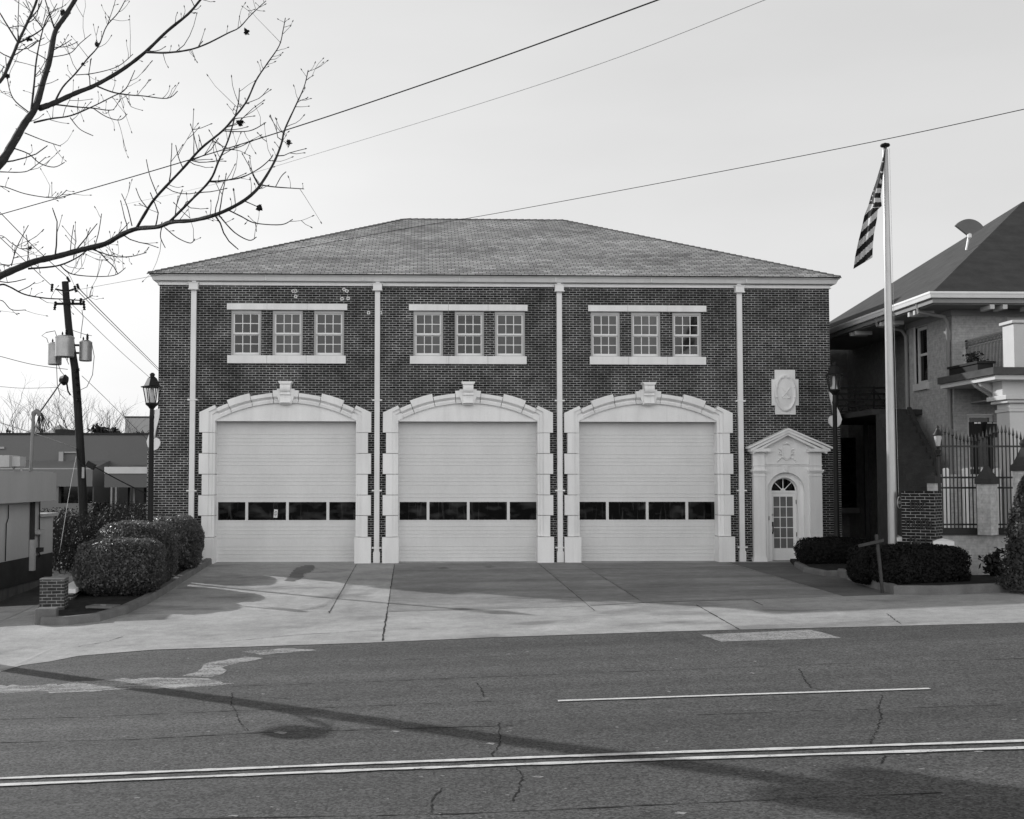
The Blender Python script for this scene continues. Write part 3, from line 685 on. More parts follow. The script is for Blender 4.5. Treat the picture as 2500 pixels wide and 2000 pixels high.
mb.prism([(EX-.055, zb1-.02), (EX-.04, sp_z+R1-.005), (EX+.04, sp_z+R1-.005), (EX+.055, zb1-.02)], YF-.125, YF+.04)
cl, crr = P(1819.6, 1092)[0], P(2022, 1090)[0]; ax = EX+.015
mb.prism([(pil-.2, zb1+.01), (pir+.2, zb1+.01), (pir+.2, zcor+.0), (ax, zap-.2), (pil-.2, zcor+.0)][::1], YF-.09, YF+.05)   # tympanum field
es = build(mb, 'entrance_surround', M['stone'], FS)
mb = MB()
for s, xe in ((-1, cl), (1, crr)):
    zl = zcor+.045
    def rk(top, bot, y, trim):
        # one layer of raking cornice from the corner to the apex
        a = [(xe-s*trim, zcn-top), (ax, zap-top), (ax, zap-bot), (xe-s*(trim+.0), zcn-bot)]
        mb.prism(a if s < 0 else a[::-1], y, YF+.05)
    rk(0, .055, YF-.40, 0); rk(.055, .14, YF-.36, .06); rk(.14, .215, YF-.31, .14)
build(mb, 'pediment', M['stone'], es)
# cartouche in the pediment
def oval(mb, c, rx, rz, y0, y1, n=28, dome=0):
    mb.prism([(c[0]+rx*math.cos(a), c[1]+rz*math.sin(a)) for a in np.linspace(0, 2*math.pi, n, endpoint=False)], y0, y1)
cx_, cz_ = P(1917.5, 1104); mb = MB()
oval(mb, (cx_, cz_), .15, .255, YF-.13, YF-.08); oval(mb, (cx_, cz_), .115, .215, YF-.155, YF-.12); mb.tube([(cx_-.09, YF-.14, cz_+.235), (cx_, YF-.16, cz_+.265), (cx_+.09, YF-.14, cz_+.235)], .03, 6)
for s in (-1, 1):
    for k, (dx, dz, r) in enumerate(((.17, .06, .035), (.22, .09, .03), (.20, .0, .04), (.17, -.06, .045), (.23, -.07, .03), (.13, -.17, .035), (.19, -.2, .035), (.24, -.25, .03), (.28, -.29, .025))):
        mb.lathe([(r*.3, -r), (r, 0), (r*.3, r)], (cx_+s*dx, YF-.10, cz_+dz), 8)
build(mb, 'cartouche', M['stone'], es, smooth=True)
# fanlight and glazed door
mb = MB(); yd = YF+.2; zd = P(1917, 1204)[1]
mb.box(EX-R2, EX+R2, yd, yd+.06, zd, sp_z+.01)
ri = R2-.035
for k in range(24):
    a0, a1 = math.pi*k/24, math.pi*(k+1)/24
    q = [(EX+r*math.cos(a), sp_z+r*math.sin(a)) for r, a in ((ri, a0), (R2, a0), (R2, a1), (ri, a1))]; mb.prism(q[::-1], yd, yd+.06)
for a in (math.pi/4, math.pi/2, 3*math.pi/4):
    c, s_ = math.cos(a), math.sin(a); q = [(EX+r*c-w*s_, sp_z+r*s_+w*c) for r, w in ((.06, -.011), (ri, -.011), (ri, .011), (.06, .011))]; mb.prism(q[::-1], yd+.005, yd+.04)
mb.prism([(EX+.075*math.cos(a), sp_z+.01+.075*math.sin(a)) for a in np.linspace(math.pi, 0, 12)], yd-.003, yd+.05)
fl_ = build(mb, 'fanlight', M['trim'], FS)
mb = MB(); mb.prism([(EX+(ri+.01)*math.cos(a), sp_z+(ri+.01)*math.sin(a)) for a in np.linspace(math.pi, 0, 20)], yd+.02, yd+.03); build(mb, 'pane', M['panedark'], fl_)
d0, d1 = EX-.395, EX+.395; g0, g1, gzb, gzt = EX-.30, EX+.305, P(0, 1343.5)[1], P(0, 1214)[1]
mb = MB(); mb.box(EX-R2, d0, yd, yd+.06, 0, zd); mb.box(d1, EX+R2, yd, yd+.06, 0, zd)
yq = yd+.015
mb.box(d0+.002, g0, yq, yq+.04, .02, zd-.005); mb.box(g1, d1-.002, yq, yq+.04, .02, zd-.005); mb.box(g0, g1, yq, yq+.04, .02, gzb); mb.box(g0, g1, yq, yq+.04, gzt, zd-.005)
for k in (1, 2): x = g0+(g1-g0)*k/3; mb.box(x-.012, x+.012, yq+.005, yq+.03, gzb, gzt)
for k in range(1, 5): z = gzb+(gzt-gzb)*k/5; mb.box(g0, g1, yq+.004, yq+.03, z-.012, z+.012)
ed_ = build(mb, 'entrance_door', M['trim'], FS)
mb = MB(); mb.box(g0-.003, g1+.003, yq+.015, yq+.02, gzb-.003, gzt+.003); build(mb, 'pane', M['panelight'], ed_)
mb = MB(); hx = d0+.055; mb.tube([(hx, yq-.005, 1.16), (hx, yq-.05, 1.12), (hx, yq-.055, 1.0), (hx, yq-.05, .9), (hx, yq-.005, .86)], .016, 8); mb.box(hx-.03, hx+.03, yq-.012, yq, 1.06, 1.2); mb.box(hx-.022, hx+.022, yq-.012, yq, .83, .9)
build(mb, 'door_handle', M['blackmetal'], ed_)
mb = MB(); mb.lathe([(.001, -.03), (.03, -.03), (.03, .03), (.001, .03)], (hx, yq-.01, 1.42), 12); build(mb, 'deadbolt', M['galv'], ed_)
for z in (.75, 1.75): mb = MB(); mb.box(d1-.004, d1+.03, yd-.012, yd, z, z+.13); build(mb, 'hinge', M['blackmetal'], ed_)
mb = MB(); mb.box(EX-.52, EX-.475, YF+.03, YF+.05, 1.26, 1.38); build(mb, 'door_buzzer', M['galv'], FS)
# ------- crest plaque
mb = MB(); a, b = P(1883, 950)[0], P(1948.7, 950)[0]; a2, b2 = P(1891, 950)[0], P(1940.8, 950)[0]; z0, z1 = P(0, 1008.8)[1], P(0, 897.5)[1]; w0, w1 = P(0, 986)[1], P(0, 920.7)[1]
mb.prism([(a2, z0), (b2, z0), (b2, w0), (b, w0), (b, w1), (b2, w1), (b2, z1), (a2, z1), (a2, w1), (a, w1), (a, w0), (a2, w0)], YF-.05, YF+.02)
pq = build(mb, 'crest_plaque', M['stone'], FS, bevel=.006)
mb = MB(); c_ = ((a+b)/2, (z0+z1)/2-.02); 
n = 40
def domed(mb, c, rings):
    vs = []; fs = []
    for rx, rz, y in rings: vs += [(c[0]+rx*math.cos(t_), y, c[1]+rz*math.sin(t_)) for t_ in np.linspace(0, 2*math.pi, n, endpoint=False)]
    for i in range(len(rings)-1):
        for k in range(n): fs.append((i*n+k, (i+1)*n+k, (i+1)*n+(k+1)%n, i*n+(k+1)%n))
    fs.append(tuple(range((len(rings)-1)*n, len(rings)*n))); mb.add(vs, fs)
domed(mb, c_, [(.335, .575, YF-.045), (.335, .575, YF-.10), (.30, .53, YF-.125), (.25, .46, YF-.09), (.23, .43, YF-.085), (.12, .24, YF-.125), (.01, .02, YF-.135)])
for s in (-1, 1):
    mb.tube([(c_[0]-s*.13, YF-.125, c_[1]+.16), (c_[0], YF-.15, c_[1]), (c_[0]+s*.11, YF-.13, c_[1]-.13)], .014, 6)
    mb.tube([(c_[0]+s*.03, YF-.13, c_[1]-.17), (c_[0]+s*.08, YF-.14, c_[1]-.17), (c_[0]+s*.14, YF-.125, c_[1]-.10)], [.01, .03, .008], 6)
    mb.lathe([(.01, -.045), (.045, 0), (.01, .045)], (c_[0]+s*.29, YF-.11, c_[1]-.14), 10)
    mb.lathe([(.01, -.04), (.04, 0), (.01, .04)], (c_[0]+s*.08, YF-.12, c_[1]+.47), 10)
    mb.lathe([(.01, -.035), (.035, 0), (.01, .035)], (c_[0]+s*.27, YF-.11, c_[1]+.17), 10)
build(mb, 'crest', M['stone'], pq, smooth=True)
# ------- white scrolls crowning the corner buttresses
base = [(2023, 945), (2031, 946), (2034, 952), (2035, 962), (2037, 950), (2042, 946), (2044.5, 951), (2042, 957), (2036, 968), (2037, 980), (2041, 992), (2049, 1009), (2054, 1024), (2051, 1036), (2044, 1043), (2036, 1045), (2029, 1042), (2022.5, 1033), (2021.5, 1024), (2025, 1017), (2032, 1014), (2037, 1018), (2034, 1005), (2031, 992), (2026, 975), (2023, 958)]
for mir in (False, True):
    q = [P(u, v) for u, v in base]
    if mir:
        x0 = XR; q = [(XL-(x-x0), z-BRZ+BLZ) for x, z in q]
    else: q = q[::-1]
    mb = MB(); mb.prism(q, YF-.06, YF+.4); build(mb, 'corner_scroll', M['stone'], FS, bevel=.004)
# paper notice taped inside the first garage door
p0 = at(673, 1254, YD); mb = MB(); mb.obox((p0.x, YD+.004, p0.z), .115, .004, .25, 0, ('Y', .08)); 
no = build(mb, 'paper_notice', M['paper'], label='white paper notice taped in the window of the left garage door', cat='notice')
ORG[no.name] = ORG[no.name]
mb = MB()
for k in range(4): mb.obox((p0.x-.005*k+.007, YD-.001, p0.z+.065-.045*k), (.06, .09, .085, .05)[k], .004, .016, 0, ('Y', .08))
build(mb, 'printed_lines', M['ink'], no)
# ================================================================== street furniture in front
def lamp(name, x, y, z0, top, label):
    t = thing(name, label, 'street lamp', (x, y, z0), 'lamp posts flanking the fire station')
    H = top-z0; b = (x, y, z0)
    mb = MB(); mb.lathe([(.17, 0), (.17, .12), (.12, .2), (.115, .75), (.085, .85), (.075, 1.2), (.062, H-1.25), (.075, H-1.2), (.06, H-1.14), (.055, H-.98), (.10, H-.92), (.16, H-.87), (.17, H-.84)], b, 20)
    build(mb, 'post', M['blackmetal'], t, smooth=True)
    hb, ht, rb, rt = H-.84, H-.40, .15, .235
    mb = MB()
    for k in range(6):
        a = k*math.pi/3+.35; c, s = math.cos(a), math.sin(a)
        mb.tube([(x+rb*c, y+rb*s, z0+hb), (x+rt*c, y+rt*s, z0+ht)], .016, 4)
    mb.lathe([(rb+.02, hb-.02), (rb+.02, hb+.025), (.02, hb+.026)], b, 6, .35)
    build(mb, 'lantern_frame', M['blackmetal'], t)
    mb = MB()
    for k in range(6):
        a0, a1 = k*math.pi/3+.35, (k+1)*math.pi/3+.35
        mb.quad(*[(x+r*math.cos(a), y+r*math.sin(a), z0+h) for r, a, h in ((rb-.006, a0, hb+.02), (rb-.006, a1, hb+.02), (rt-.006, a1, ht), (rt-.006, a0, ht))])
    build(mb, 'lantern_glass', M['lglass'], t)
    mb = MB(); mb.lathe([(.105, hb+.03), (.10, hb+.06), (.06, hb+.17), (.052, ht-.03), (.001, ht-.02)], b, 16); build(mb, 'lamp_chimney', M['frost'], t, smooth=True)
    mb = MB(); mb.lathe([(rt+.06, ht-.005), (rt+.065, ht+.02), (rt-.02, ht+.045), (.12, ht+.25), (.085, ht+.27), (.09, ht+.285)], b, 6, .35)
    mb.lathe([(.06, ht+.28), (.06, ht+.32), (.075, ht+.33), (.07, ht+.36), (.035, ht+.395), (.01, ht+.40)], b, 12)
    build(mb, 'lantern_roof', M['blackmetal'], t)
    return t
lp = gnd(372, 1398); yl = 31.0
a_ = at(372, 910, yl); lamp('street_lamp', a_.x, yl, gz(a_.x, yl), a_.z, 'black lantern lamp post rising behind the clipped shrubs at the left corner')
yr = 33.0; a_ = at(2036, 883, yr); lamp('street_lamp', a_.x, yr, gz(a_.x, yr)-.05, a_.z, 'black lantern lamp post behind the hedge beside the white entrance')
# ------- flagpole and flag
yp = 26.4; fb = at(2180, 1330, yp); ft = at(2163, 352, yp); z0 = gz(fb.x, yp)
fp = thing('flagpole', 'tall silver flagpole standing in the planter right of the fire station', 'flagpole', (fb.x, yp, z0))
fx = fb.x
mb = MB(); zt = ft.z-.12; mb.lathe([(.11, 0), (.107, 1.0), (.10, 3.5), (.085, 6.5), (.062, zt-z0-.02), (.05, zt-z0)], (fx, yp, z0), 24); build(mb, 'pole', M['pole'], fp, smooth=True)
mb = MB(); mb.lathe([(.04, 0), (.04, .05), (.10, .06), (.115, .085), (.10, .12), (.04, .13), (.02, .15)], (fx, yp, zt), 16); build(mb, 'truck_cap', M['blackmetal'], fp, smooth=True)
hp = Vector((fx-.085, yp-.07, 0))
mb = MB(); mb.tube([(fx+.08, yp-.06, zt), (fx+.10, yp-.07, 6), (fx+.125, yp-.08, 2.15)], .004, 5); mb.tube([(fx-.07, yp-.05, zt), (fx-.10, yp-.07, 6), (fx-.12, yp-.08, 2.2)], .004, 5)
for k in range(3): mb.tube([(fx+.13+.05*math.sin(a), yp-.1-.01*k, 1.98+.14*math.cos(a)) for a in np.linspace(.2, 2*math.pi-.2, 12)], .008, 5)
build(mb, 'halyard', M['galv'], fp)
mb = MB(); mb.box(fx+.08, fx+.15, yp-.13, yp-.07, 1.95, 2.02); build(mb, 'cleat', M['galv'], fp)
RE = [(2163, 357), (2159, 400), (2155, 440), (2150, 480), (2153, 503), (2143, 512), (2141, 535), (2134, 570), (2131, 600), (2130, 629)]
LE = [(2162, 359), (2150, 405), (2139, 443), (2126, 480), (2120, 502), (2110, 527), (2103, 560), (2095, 592), (2088, 625), (2083.5, 657)]
def lerpl(Lp, t):
    x = t*(len(Lp)-1); i = min(int(x), len(Lp)-2); f = x-i; return (Lp[i][0]*(1-f)+Lp[i+1][0]*f, Lp[i][1]*(1-f)+Lp[i+1][1]*f)
NA, NB = 120, 36; mb = MB(); vs = []; pxs = []
for i in range(NA+1):
    t_ = i/NA; r, l = lerpl(RE, t_), lerpl(LE, t_)
    for j in range(NB+1):
        f = j/NB; u, v = r[0]*(1-f)+l[0]*f, r[1]*(1-f)+l[1]*f
        dep = yp-.10-.02*t_*8*f*.4+.10*math.sin(f*7.5+t_*2.2)*min(1, t_*3)+.03*math.sin(f*17+t_*6)*t_
        p = at(u, v, yp); p = at(u, v, dep); vs.append(p); pxs.append((u, v, f))
fs = []; ms = []
for i in range(NA):
    for j in range(NB):
        k = i*(NB+1)+j; fs.append((k, k+1, k+NB+2, k+NB+1))
        u, v, f = pxs[k]; fold = 2163-(v-357)*.17
        # the flag hangs folded on itself: star field outside, striped lower fold inside
        if v < 447 and not (f < .42 and v > 436): m_ = 2 if f > .25 or v < 420 else 2
        elif v < 507 and f < .62:
            q = (v-436)/11.5; m_ = 0 if int(q) % 2 == 1 else 1
        elif v < 497 and f >= .62: m_ = 2
        else:
            w = (v+.95*(u-2083)-520)/16.2; m_ = 0 if int(math.floor(w)) % 2 == 0 else 1
        ms.append(m_)
mb.v = [tuple(p) for p in vs]; mb.f = fs; mb.m = ms
fl = build(mb, 'flag', [M['flagdark'], M['flaglight'], M['flagfield']], smooth=True, label='striped flag with a starred field hanging limp from the tall flagpole', cat='flag')
for u, v in ((2155, 395), (2150, 420), (2141, 436), (2134.5, 453), (2132.5, 466), (2130, 478), (2127, 490), (2153, 421)):
    p = at(u, v, yp-.24); mb = MB()
    mb.prism([(p.x+(.022 if k % 2 == 0 else .009)*math.sin(k*math.pi/5), p.z+(.022 if k % 2 == 0 else .009)*math.cos(k*math.pi/5)) for k in range(10)], yp-.245, yp-.24)
    build(mb, 'star', M['trim'], fl)
# ================================================================== beds, kerbs
def kerbrun(mb, pts, w=.16, h=.16, side=1):
    P = []
    for a, b in zip(pts, pts[1:]):
        n_ = max(1, int((b-a).length/.35)); P += [a.lerp(b, i/n_) for i in range(n_)]
    P.append(pts[-1]); vs = []
    for i, p in enumerate(P):
        d = P[min(i+1, len(P)-1)]-P[max(i-1, 0)]; d.z = 0; d.normalize(); nn_ = Vector((-d.y, d.x, 0))*side
        z = gz(p.x, p.y)
        for o, zz in ((0, -.1), (.012, h-.03), (.04, h), (w, h), (w, -.1)):
            q = p+nn_*o; vs.append((q.x, q.y, z+zz))
    m_ = 5; mb.add(vs, [(i*m_+j, (i+1)*m_+j, (i+1)*m_+j+1, i*m_+j+1) for i in range(len(P)-1) for j in range(m_-1)]+[(0, 1, 2, 3, 4), tuple(range(len(vs)-1, len(vs)-6, -1))])
KL = px((98, 1527), (165, 1527), (245, 1518), (310, 1500), (365, 1474), (410, 1447), (450, 1420), (490, 1394), (522, 1374))
mb = MB(); kerbrun(mb, KL, .18, .17, 1); structure(mb, 'kerb', M['kerb'])
mb = MB(); isl = [(p.x, p.y) for p in KL]+[(-8.2, 34.7), (-9.3, 33), (-8.9, 28), (-8.35, 25.2)]
def soilbed(poly, h, name):
    mb = MB(); c = Vector((sum(p[0] for p in poly)/len(poly), sum(p[1] for p in poly)/len(poly), 0)); n_ = len(poly)
    vs = [(c.x, c.y, gz(c.x, c.y)+h+.06)]
    for s_ in (.5, .975, .976):
        for p in poly: q = c.lerp(Vector((p[0], p[1], 0)), s_); vs.append((q.x, q.y, gz(q.x, q.y)+h+(.04 if s_ < .9 else 0)-(.6 if s_ == .976 else 0)))
    fs = [(0, 1+i, 1+(i+1) % n_) for i in range(n_)]+[(1+q*n_+i, 1+(q+1)*n_+i, 1+(q+1)*n_+(i+1) % n_, 1+q*n_+(i+1) % n_) for q in range(2) for i in range(n_)]
    mb.add(vs, fs); structure(mb, name, M['soil'])
soilbed(isl, .12, 'planting_bed_soil')
KA = px((1938, 1384), (1962, 1398), (2012, 1408), (2090, 1407))+[Vector((13.2, 31.0, 0))]
mb = MB(); kerbrun(mb, KA, .15, .15, 1); structure(mb, 'kerb', M['kerb'])
soilbed([(p.x, p.y) for p in KA]+[(13.2, 34.8), (11.2, 34.8)], .1, 'planting_bed_soil')
KB = px((2044, 1407), (2100, 1427), (2182, 1453), (2300, 1454), (2442, 1448))+[Vector((14.5, 25.2, 0))]
mb = MB(); kerbrun(mb, KB, .16, .2, 1); structure(mb, 'kerb', M['kerb'])
soilbed([(p.x, p.y) for p in KB]+[(15.5, 26.6), (11.3, 27.4)], .15, 'planting_bed_soil')
# kerb end block, brick pier, coped wall, cover at the left
c = gnd(108, 1524); mb = MB(); mb.obox((c.x+.0, c.y+.15, gz(c.x, c.y)+.13), .42, .32, .36, .15); build(mb, 'concrete_block', M['kerb'], bevel=.03, label='chipped concrete block at the left end of the curved kerb', cat='block')
c = gnd(120, 1507); zb = gz(c.x, c.y+.2)
pr = thing('brick_pier', 'short square brick pier behind the concrete block at the left', 'pier', (c.x, c.y+.3, zb))
mb = MB(); mb.obox((c.x, c.y+.3, zb+.36), .5, .5, .82, .12); build(mb, 'brickwork', M['pierbrick'], pr)
mb = MB(); mb.obox((c.x, c.y+.3, zb+.785), .51, .51, .03, .12); build(mb, 'mortar_cap', M['kerb'], pr)
q0, q1 = at(162, 1446, 26.3), at(205, 1425, 28.6)
wl = thing('coped_wall', 'low garden wall with a bright white coping beside the brick pier', 'wall', (q0.x, q0.y, gz(q0.x, q0.y)))
mb = MB(); dd = q1-q0; L_ = dd.length; ang = math.atan2(dd.y, dd.x); mid = (q0+q1)/2
mb.obox((mid.x, mid.y, (mid.z+gz(mid.x, mid.y))/2-.1), L_, .3, mid.z-gz(mid.x, mid.y)+.2-.06, ang); build(mb, 'brickwork', M['pierbrick'], wl)
mb = MB(); mb.obox((mid.x, mid.y, mid.z+.03), L_+.1, .42, .1, ang); build(mb, 'coping', M['whitepaint'], wl, bevel=.01)
c = gnd(252, 1484, .14); mb = MB(); mb.obox((c.x, c.y, c.z+.03), .6, .42, .05, -.2); uc = build(mb, 'utility_cover', M['kerb'], bevel=.008, label='flat concrete utility cover lying in the left planting bed', cat='cover')
mb = MB(); mb.obox((c.x, c.y, c.z+.058), .12, .03, .012, -.2); build(mb, 'lift_handle', M['galv'], uc)
# ================================================================== clipped shrubs and hedges
def clipped(name, c, r, n_, p_, size, mat, label, cat, group, lump=.05, rz=0):
    d = rng.normal(0, 1, (n_, 3)); d /= np.linalg.norm(d, axis=1)[:, None]
    k = (np.abs(d)**p_).sum(1)**(-1/p_); s_ = d*k[:, None]
    ph = rng.uniform(0, 6, 6)
    lum = 1+lump*(np.sin(s_[:, 0]*4.5+ph[0])*np.sin(s_[:, 1]*4+ph[1])+.7*np.sin(s_[:, 2]*6+s_[:, 0]*7+ph[2])+.4*np.sin(s_[:, 0]*15+s_[:, 2]*13+ph[3]))
    dep = 1-np.abs(rng.normal(0, .075, n_))+np.where(rng.random(n_) < .05, rng.uniform(0, .05, n_), 0)
    loc = s_*lum[:, None]*dep[:, None]*np.array(r)
    nn_ = np.sign(s_)*np.abs(s_)**(p_-1)/np.array(r); nn_ /= np.linalg.norm(nn_, axis=1)[:, None]
    ca, sa = math.cos(rz), math.sin(rz); rot = np.array([[ca, -sa, 0], [sa, ca, 0], [0, 0, 1]])
    loc = loc @ rot.T; nn_ = nn_ @ rot.T
    ok = loc[:, 2] > -r[2]*.97
    mb = MB(); mb.leaves(loc[ok]+np.array(c), nn_[ok], size, 1.7, .5)
    # twiggy dark heart
    vs = []; nu, nv = 28, 14
    for i in range(nv+1):
        th = math.pi*i/nv
        for j in range(nu):
            f = 2*math.pi*j/nu; q = np.array([math.sin(th)*math.cos(f), math.sin(th)*math.sin(f), math.cos(th)]); kk = (np.abs(q)**p_).sum()**(-1/p_)
            q = (q*kk*.8*np.array(r)) @ rot.T; vs.append(tuple(q+np.array(c)))
    mb.add(vs, [(i*nu+j, i*nu+(j+1) % nu, (i+1)*nu+(j+1) % nu, (i+1)*nu+j) for i in range(nv) for j in range(nu)])
    o = build(mb, name, mat, label=label, cat=cat, group=group); return o
def shrub_px(u0, u1, vt, vb, Y, ry, n_, p_, size, mat, label, group, name='clipped_shrub', cat='shrub', lump=.04, rz=0):
    a, b_ = at(u0, (vt+vb)/2, Y), at(u1, (vt+vb)/2, Y); zt = at((u0+u1)/2, vt, Y).z; cx = (a.x+b_.x)/2
    zb = gz(cx, Y)+.05
    return clipped(name, (cx, Y, (zt+zb)/2), ((b_.x-a.x)/2, ry, (zt-zb)/2), n_, p_, size, mat, label, cat, group, lump, rz)
gl_ = 'clipped shrubs in the left bed'
shrub_px(190, 398, 1314, 1460, 27.3, .95, 32000, 3.3, .036, M['leaf'], 'rounded clipped evergreen shrub nearest the street, behind the utility cover', gl_)
shrub_px(240, 428, 1273, 1430, 29.2, .95, 28000, 3.3, .036, M['leaf'], 'rounded clipped evergreen shrub in the middle of the row of three', gl_)
shrub_px(360, 493, 1260, 1396, 32.4, 1.1, 24000, 3.2, .036, M['leaf'], 'rounded clipped evergreen shrub closest to the left garage door', gl_)
gr_ = 'clipped hedges in the right beds'
shrub_px(1950, 2125, 1312, 1396, 32.3, .8, 14000, 4, .035, M['leafdull'], 'low dark boxy hedge at the foot of the white entrance surround', gr_, 'clipped_hedge', 'hedge', .03)
shrub_px(2078, 2160, 1330, 1420, 26.4, .55, 9000, 3.2, .035, M['leafdull'], 'narrow dark hedge left of the grey wooden cross', gr_, 'clipped_hedge', 'hedge', .04)
shrub_px(2135, 2352, 1330, 1436, 25.45, .62, 20000, 4, .035, M['leafdull'], 'wide dark boxy hedge in front of the brick sign', gr_, 'clipped_hedge', 'hedge', .03)
# ------- grey wooden cross in the hedge
yx = 24.75; a_, b_ = at(2139, 1305, yx), at(2152, 1440, yx)
wc = thing('wooden_cross', 'weathered grey wooden cross leaning against the dark hedge', 'cross', (b_.x, yx, gz(b_.x, yx)))
mb = MB(); mb.tube([(b_.x+.02, yx, gz(b_.x, yx)), at(2147, 1370, yx), a_], .04, 4); build(mb, 'upright', M['greywood'], wc)
mb = MB(); mb.tube([at(2096, 1333, yx-.07), at(2157, 1319, yx-.07)], .042, 4); build(mb, 'crossbar', M['greywood'], wc)
# ------- brick sign
PHI = math.radians(40); near = at(2283, 1260, 25.6); nx, ny = near.x, near.y; zb = gz(nx, ny); zt = at(2250, 1199, 25.9).z
dl = Vector((-math.cos(PHI), math.sin(PHI), 0)); dr = Vector((math.sin(PHI), math.cos(PHI), 0)); wl_, wr_ = .74, .56
cs = near+dl*wl_/2+dr*wr_/2
sg = thing('brick_sign', 'free standing dark brick pillar sign reading fire station behind the wide hedge', 'sign', (cs.x, cs.y, zb))
mb = MB()
def sbox(mb, l0, l1, r0, r1, z0, z1):
    c = Vector((nx, ny, 0))+dl*(l0+l1)/2+dr*(r0+r1)/2; mb.obox((c.x, c.y, (z0+z1)/2), l1-l0, r1-r0, z1-z0, -PHI)
sbox(mb, 0, wl_, 0, wr_, zb-.05, zt-.09)
o = build(mb, 'brickwork', M['signbrick'], sg)
mb = MB()
for k in range(10): sbox(mb, wl_*k/10+.004, wl_*(k+1)/10-.004, -.012, wr_+.012, zt-.085, zt)
build(mb, 'soldier_course', M['signbrick'], sg)
for txt, h, zc_ in (('FIRE', .30, zt-.36), ('STATION', .30, zt-.76), ('No 1', .27, zt-1.13)):
    cu = bpy.data.curves.new('letter_curve', 'FONT'); cu.body = txt; cu.align_x = 'CENTER'; cu.align_y = 'CENTER'; cu.extrude = .012; cu.size = h; cu.space_character = 1.0
    ob = bpy.data.objects.new('tmp', cu); COL.objects.link(ob); bpy.context.view_layer.update()
    me = bpy.data.meshes.new_from_object(ob.evaluated_get(bpy.context.evaluated_depsgraph_get())); wtxt = ob.dimensions.x; bpy.data.objects.remove(ob)
    tw = {'FIRE': .34, 'STATION': .58, 'No 1': .36}[txt]; sc_ = tw/max(wtxt, .01)
    mb = MB(); c = Vector((nx, ny, 0))+dl*(wl_/2)-dr*.014
    vs = []
    for v_ in me.vertices:
        q = c-dl*(v_.co.x*sc_)-dr*v_.co.z; vs.append((q.x, q.y, zc_+v_.co.y*(1.0)))
    mb.add(vs, [tuple(p.vertices) for p in me.polygons]); build(mb, 'lettering', M['ironwork'], sg)
for (u0, u1, vt, vb_, Y, lab) in ((2285, 2341, 1317, 1332, 25.35, 'brick pedestal with a white cap right of the fire station sign'), (2186, 2213, 1309, 1322, 26.3, 'brick pedestal with a white cap left of the fire station sign')):
    a_, b_ = at(u0, vb_, Y), at(u1, vt, Y); cx = (a_.x+b_.x)/2; w_ = (b_.x-a_.x)*.83
    pt_ = thing('capped_pedestal', lab, 'pedestal', (cx, Y+.2, gz(cx, Y)), 'white capped pedestals flanking the brick sign')
    mb = MB(); mb.obox((cx, Y+.22, (gz(cx, Y)+a_.z)/2), w_*.82, .36, a_.z-gz(cx, Y), -.35); build(mb, 'brickwork', M['signbrick'], pt_)
    mb = MB(); s_ = w_/2
    mb.obox((cx, Y+.22, a_.z+.045), w_, .46, .09, -.35)
    ca, sa = math.cos(-.35), math.sin(-.35); C4 = [(cx+ca*x-sa*y, Y+.22+sa*x+ca*y, a_.z+.09) for x, y in ((-w_/2, -.23), (w_/2, -.23), (w_/2, .23), (-w_/2, .23))]
    mb.add(C4+[(cx, Y+.22, a_.z+.15)], [(0, 1, 4), (1, 2, 4), (2, 3, 4), (3, 0, 4)]); build(mb, 'cap', M['whitepaint'], pt_)
# ================================================================== iron fence on the low wall at the right
YFN = 26.9
fz0 = at(2350, 1306, YFN).z
rw = thing('retaining_wall', 'low white painted brick retaining wall under the iron fence', 'wall', (13.4, YFN, .1))
mb = MB(); x0 = at(2262, 1300, YFN).x; mb.box(x0, 16.5, YFN-.0, YFN+.35, -.1, fz0); build(mb, 'brickwork', M['whitebrick'], rw)
mb = MB(); mb.box(x0, 16.5, YFN-.06, YFN+.4, fz0+.003, fz0+.15); build(mb, 'dark_coping', M['darkband'], rw)
fn = thing('iron_fence', 'black wrought iron fence with spear topped pickets on the white wall', 'fence', (13.0, YFN+.12, fz0+.15))
yq = YFN+.12; xs0 = at(2297, 1200, yq).x
mb = MB()
for v in (1090, 1166, 1191): z = at(2400, v, yq).z; mb.box(xs0, 15.6, yq-.02, yq+.02, z-.022, z+.022)
z = fz0+.24; mb.box(xs0, 15.6, yq-.02, yq+.02, z-.02, z+.02); build(mb, 'rail', M['ironwork'], fn)
k = 0; x = xs0+.04; zr_ = at(2400, 1090, yq).z
while x < 14.45:
    top = zr_+.16+.12*math.cos((x-xs0)*4.2)+random.uniform(-.01, .01)
    mb = MB(); mb.box(x-.011, x+.011, yq-.011, yq+.011, fz0+.15, top)
    mb.lathe([(.012, 0), (.024, .015), (.012, .03), (.034, .07), (.004, .24)], (x, yq, top), 6)
    build(mb, 'picket', M['ironwork'], fn); x += .092
